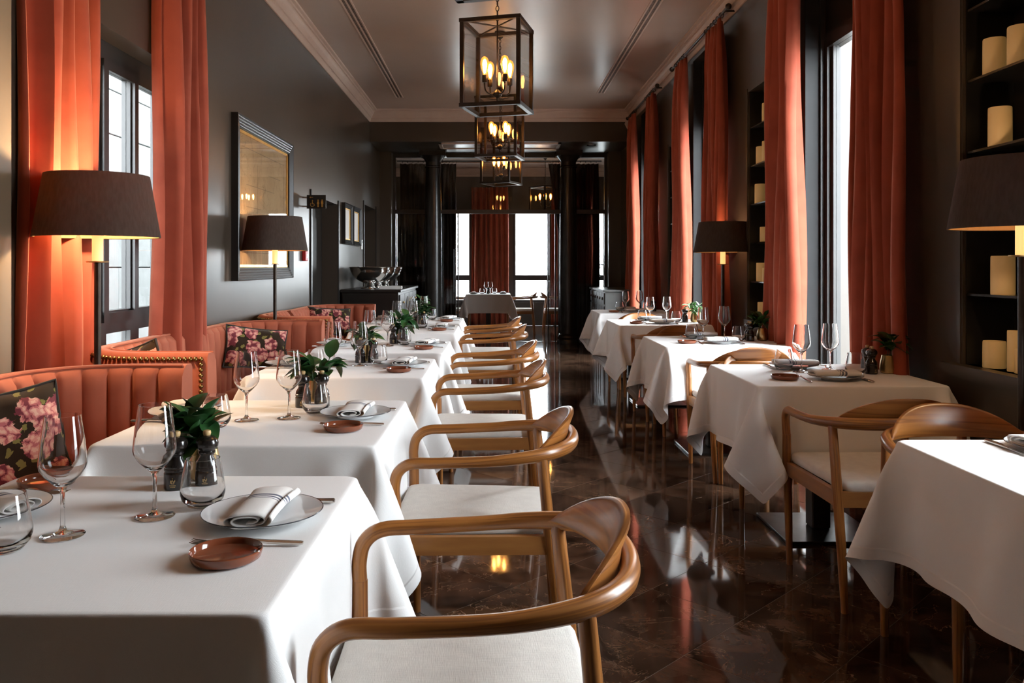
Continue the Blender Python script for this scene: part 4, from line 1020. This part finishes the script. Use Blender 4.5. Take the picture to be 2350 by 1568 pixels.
def plant_vase(label, x, y, z, seed, n=26, pale=False, sc_=1.):
    t = thing('plant_vase', label, 'vase', (x, y, z), 0, 'small brass vases with green sprigs'); ob('vase_body', me_vase, t); r = random.Random(seed)
    for s in range(6):
        a = r.uniform(0, 2 * pi); tip = Vector((.068 * math.cos(a) * r.uniform(.3, 1), .068 * math.sin(a) * r.uniform(.3, 1), r.uniform(.13, .18) * sc_)); base = Vector((.01 * math.cos(a), .01 * math.sin(a), .03))
        st = catmull([base, base.lerp(tip, .5) + Vector((0, 0, .02)), tip], 4)
        MB().tube(st, .0016, 5).build('sprig', 'leaf_pale' if pale else 'leaf', t)
        for k in range(max(2, n // 6)):
            f = .45 + .55 * (k + .5) / max(2, n // 6); q = base.lerp(tip, f) + Vector((0, 0, .04 * f * (1 - f)))
            lo = ob('leaf', r.choice(LPALE if pale else LEAVES), t, q); b = a + r.uniform(-1.7, 1.7); pit = r.uniform(-1.25, .35)
            lo.rotation_euler = (r.uniform(-.5, .5), pit, b); s_ = r.uniform(.85, 1.25); lo.scale = (s_, s_, s_)
    return t

ZT = .7615
def xf(cx, cy, ang, x, y): c, s = math.cos(ang), math.sin(ang); return cx + c * x - s * y, cy + s * x + c * y
def single(me, name, label, cat, group, x, y, z, rz=0): return tag(ob(name, me, None, (x, y, z), (0, 0, rz)), label, cat, group)
def plate(x, y, rz, label):
    t = thing('dinner_plate', label, 'plate', (x, y, ZT), rz, 'white dinner plates with dark rim'); ob('dish_body', me_plate, t); ob('rim_line', me_rim, t); ob('foot_ring', me_foot, t)
def napkin(x, y, rz, label):
    o = ob('napkin', me_nap, None, (x, y, ZT + .0115), (0, 0, rz)); s_ = o.modifiers.new('linen thickness', 'SOLIDIFY'); s_.thickness = .0028; tag(o, label, 'napkin', 'rolled striped napkins')
def fork(x, y, rz, label): t = thing('fork', label, 'fork', (x, y, ZT), rz, 'forks'); ob('fork_handle', FKH, t); ob('fork_head', FK, t)
def knife(x, y, rz, label): t = thing('knife', label, 'knife', (x, y, ZT), rz, 'knives'); ob('knife_handle', KNH, t); ob('knife_blade', KN, t)
def mill(x, y, rz, label):
    t = thing('pepper_mill', label, 'mill', (x, y, ZT), rz, 'black salt and pepper mills'); ob('mill_body', me_mill, t); ob('mill_knob', me_knob, t); ob('emblem', me_emb, t)
def setting(cx, cy, ang, who, desc, o=(0, 0), tumbler=(.12, .135), wine=(.05, .06), nap=0., parts='pnbfktw', napo=(0, 0)):
    P = lambda x, y: xf(cx, cy, ang, x, y)
    ox, oy = o; w_ = '%s setting of the %s' % (who, desc)
    if 'p' in parts: plate(*P(.285 + ox, .05 + oy), ang, 'white dinner plate at the ' + w_)
    if 'n' in parts: napkin(*P(.283 + ox + napo[0], .045 + oy + napo[1]), ang + nap, 'rolled striped napkin at the ' + w_)
    if 'b' in parts: single(me_dish, 'bread_plate', 'small brown glazed bread plate at the ' + w_, 'plate', 'brown bread plates', *P(.285 + ox, -.185 + oy), ZT)
    if 'f' in parts: fork(*P(.30 + ox, -.108 + oy), ang, 'steel fork at the ' + w_)
    if 'k' in parts: knife(*P(.30 + ox, .168 + oy), ang, 'steel knife at the ' + w_)
    if 't' in parts: single(me_tum, 'tumbler', 'clear water tumbler at the ' + w_, 'glass', 'water tumblers', *P(*tumbler), ZT)
    if 'w' in parts: single(me_wine, 'wine_glass', 'clear wine glass at the ' + w_, 'glass', 'wine glasses', *P(*wine), ZT)

NUM = ['nearest', 'second', 'third', 'fourth', 'fifth', 'sixth']
LT = [(-.765, 1.665), (-.77, 2.84), (-.762, 4.315), (-.735, 5.44), (-.74, 6.97), (-.74, 8.06)]
cx_ = [-.02, -.02, -.02, -.01, -.02, -.03]
for k, (x, y) in enumerate(LT):
    d = NUM[k] + ' sofa-side table'; table(x, y, d, k)
    j = random.Random(k * 5 + 2)
    nap = [.0, .0, -.06, -.25, .0, -.3][k]
    setting(x, y, 0, 'chair-side', d, nap=nap, wine=[(.053, .07), (.06, .02), (.05, .06), (.03, .02), (.05, .05), (.04, .1)][k], tumbler=[(.127, .145), (.13, .12), (.14, .13), (.13, .1), (.12, .1), (.12, .12)][k])
    setting(x, y, pi, 'sofa-side', d, o=(.02, -.13) if k == 0 else (.04, -.11), nap=1.1 if k == 0 else .5, tumbler=(.14, .138), wine=[(.075, .055), (.075, .02), (.08, -.02), (.09, -.05), (.08, .02), (.08, .0)][k])
    if k < 5:
        mx, my = [(.012, .295), (.055, .25), (.03, .20), (.05, .18), (.06, .2)][k]
        mill(x + mx, y + my, .05, 'black mill nearer the sofa on the ' + d); mill(x + mx + .068, y + my + .012, .15, 'black mill nearer the aisle on the ' + d)
        plant_vase('brass vase of green leaves behind the mills on the ' + d, x + mx + .035, y + my + .085, ZT, 11 + k, 42)
    else:
        mill(x + .02, y + .2, 0, 'black mill on the ' + d); plant_vase('brass vase of green leaves on the ' + d, x, y + .29, ZT, 20, 24, sc_=1.2)
    chair(cx_[k], y - .005 + .01 * j.uniform(-1, 1), R([1.5, -1, 1, 2, -2, 1][k]), 'oak armchair with cream seat at the ' + d, 'armchairs along the sofa-side tables')

RT = [(1.638, 2.10), (1.58, 4.045), (1.545, 5.85), (1.535, 7.805), (1.60, 9.68)]
for k, (x, y) in enumerate(RT):
    d = NUM[k] + ' window-side table'; table(x, y, d, k + 1)
    if k == 0:
        setting(x, y, R(90), 'far', d, o=(-.035, .0), parts='pnk', nap=.1)
    else:
        setting(x, y, R(-90), 'near', d, o=(-.09, -.045), tumbler=(.03, .17), wine=(-.15, .12), nap=[0, .02, -.03, .03, 0][k])
        setting(x, y, R(90), 'far', d, o=(-.05, -.02), tumbler=(.15, .115), wine=(.07, .055), nap=[0, -.05, .04, -.04, 0][k], parts='pnfktw' if k < 4 else 'pntw')
        mill(x + .262, y, .3, 'black mill nearer the aisle on the ' + d); mill(x + .27, y + .065, .1, 'black mill nearer the window on the ' + d)
        if k < 4: plant_vase('brass vase of %s on the %s' % (['', 'dark green leaves', 'dark green leaves', 'pale green sprigs'][k], d), x + .355, y + .025, ZT, 30 + k, 36, k == 3)
g_ = 'armchairs at the window-side tables'
chair(1.58, 2.65, R(90), 'oak armchair on the far side of the nearest window-side table', g_)
chair(1.52, 3.30, R(-90), 'oak armchair on the near side of the second window-side table', g_)
chair(1.56, 4.665, R(90), 'oak armchair on the far side of the second window-side table', g_)
chair(1.53, 5.14, R(-90), 'oak armchair on the near side of the third window-side table', g_)
chair(1.53, 6.53, R(90), 'oak armchair on the far side of the third window-side table', g_)
chair(1.49, 7.09, R(-90), 'oak armchair on the near side of the fourth window-side table', g_)
chair(1.53, 8.42, R(90), 'oak armchair on the far side of the fourth window-side table', g_)
chair(1.53, 8.98, R(-90), 'oak armchair on the near side of the fifth window-side table', g_)

# far room
for k, (x, y, d) in enumerate(((-.12, 15.95, 'middle far-room table'), (1.95, 15.95, 'far-room table behind the window-side column'))):
    table(x, y, d, k)
    setting(x, y, 0, 'window-side', d, parts='pntw', wine=(.04, -.03)); setting(x, y, pi, 'sofa-side', d, parts='pntw', wine=(.04, .03))
    if k == 0: mill(x, y - .06, 0, 'black mill on the ' + d)
gf = 'armchairs beyond the glass partition'
chair(.53, 15.9, 0, 'oak armchair right of the middle table beyond the partition', gf)
chair(-.77, 15.95, pi, 'oak armchair left of the middle table beyond the partition', gf)
chair(1.17, 15.9, pi, 'oak armchair facing the table behind the window-side column', gf)

# ------------------------------------------------------------------ sideboards, bowls, palms
sb = thing('black_sideboard', 'black sideboard with silver bowls past the last sofa', 'sideboard', (-1.535, 11.35, 0))
box('carcass', 'black', -.355, .345, -1.12, 1.12, .08, .965, sb); box('plinth', 'black', -.34, .31, -1.09, 1.09, 0, .08, sb); MB().bevel_box(-.37, .38, -1.15, 1.15, .965, 1.0, .006).build('top', 'black', sb, None)
for y in (-1.05, -.52, .01, .54):
    dr = box('door', 'black', .345, .362, y, y + .5, .14, .70, sb); box('door_panel', 'black', .362, .37, y + .07, y + .43, .21, .63, dr)
    MB().sphere((.38, y + .44, .45), .014).build('knob', 'brass', dr)
    w_ = box('drawer', 'black', .345, .362, y, y + .5, .73, .93, sb); MB().sphere((.378, y + .25, .83), .014).build('knob', 'brass', w_)
for x0, x1, z0, z1 in ((-.34, .34, .86, .94), (-.34, .34, .1, .18), (-.34, -.26, .18, .86), (.26, .34, .18, .86)): box('end_frame', 'black', x0, x1, -1.13, -1.12, z0, z1, sb)
me_bowl = MB().lathe([(.001, .006), (.10, 0), (.115, .004), (.112, .012), (.075, .022), (.055, .045), (.058, .065), (.085, .080), (.10, .085), (.16, .115), (.215, .165), (.243, .225), (.258, .272), (.266, .278), (.262, .282), (.252, .272), (.235, .225), (.205, .17), (.15, .125), (.08, .10), (.001, .095)], 48).mesh('silver_bowl', 'silver')
for k, lb in enumerate(('nearest', 'middle', 'farthest')):
    single(me_bowl, 'silver_bowl', '%s of three polished silver pedestal bowls on the sideboard' % lb, 'bowl', 'silver bowls on the sideboard', -1.60 + .02 * k, 10.62 + .55 * k, 1.0)
bk_ = thing('white_book', 'flat white book on the front corner of the black sideboard', 'book', (-1.31, 10.62, 1.0), R(4)); box('cover', 'white', -.16, .12, -.12, .12, 0, .035, bk_); box('page_block', 'paper', -.155, .122, -.115, .115, .004, .031, bk_)
sb = thing('grey_sideboard', 'grey sideboard with small drawers near the window-side column', 'sideboard', (1.82, 12.75, 0))
box('carcass', 'grey_paint', -.23, .26, -.85, .85, .06, .92, sb); MB().bevel_box(-.26, .27, -.88, .88, .92, .95, .006).build('top', 'grey_paint', sb, None); box('plinth', 'black', -.2, .24, -.82, .82, 0, .06, sb)
for k in range(6):
    y = -.82 + k * .275; w_ = box('drawer', 'grey_paint', -.246, -.23, y, y + .255, .74, .90, sb); MB().lathe([(.0, 0), (.022, .002), (.02, .016), (.0, .022)], 12).build('cup_pull', 'bronze', w_, loc=(-.247, y + .127, .82), rot=(0, R(-90), 0))
    dr = box('door', 'grey_paint', -.246, -.23, y, y + .255, .10, .71, sb); box('door_panel', 'grey_paint', -.254, -.246, y + .05, y + .205, .17, .64, dr)
def palm(label, x, y, seed, h=1.5):
    t = thing('potted_palm', label, 'plant', (x, y, 0), 0, 'dark palms beyond the partition'); r = random.Random(seed)
    MB().lathe([(.11, 0), (.15, .30), (.155, .31), (.14, .31), (.13, .27), (.001, .26)], 24).build('pot', 'black', t)
    for k in range(9):
        a = k * 2.4 + r.uniform(-.3, .3); rr = r.uniform(.25, .42); hh = h * r.uniform(.75, 1.1)
        st = catmull([(.02 * math.cos(a), .02 * math.sin(a), .26), (.10 * math.cos(a), .10 * math.sin(a), hh * .6), (rr * .7 * math.cos(a), rr * .7 * math.sin(a), hh), (rr * 1.3 * math.cos(a), rr * 1.3 * math.sin(a), hh * .86)], 7)
        m = MB(); m.tube(st, .005, 5)
        for i in range(6, len(st) - 1):
            p = st[i]; d = (st[i + 1] - st[i]).normalized(); sd = d.cross(Vector((0, 0, 1))).normalized(); L = .26 * math.sin(pi * (i - 4) / (len(st) - 3)) + .05
            for s in (-1, 1):
                e = p + (sd * s * .75 + d * .55 + Vector((0, 0, -.28))) * L; q = d * .012
                m.add([p - q, p + q, e], [(0, 1, 2)])
        m.build('frond', 'palm', t, None)
palm('dark potted palm beside the sofa-side column behind the glass', -1.35, YP + .75, 5); palm('dark potted palm behind the glass next to the window-side column', 1.62, YP + .6, 8)
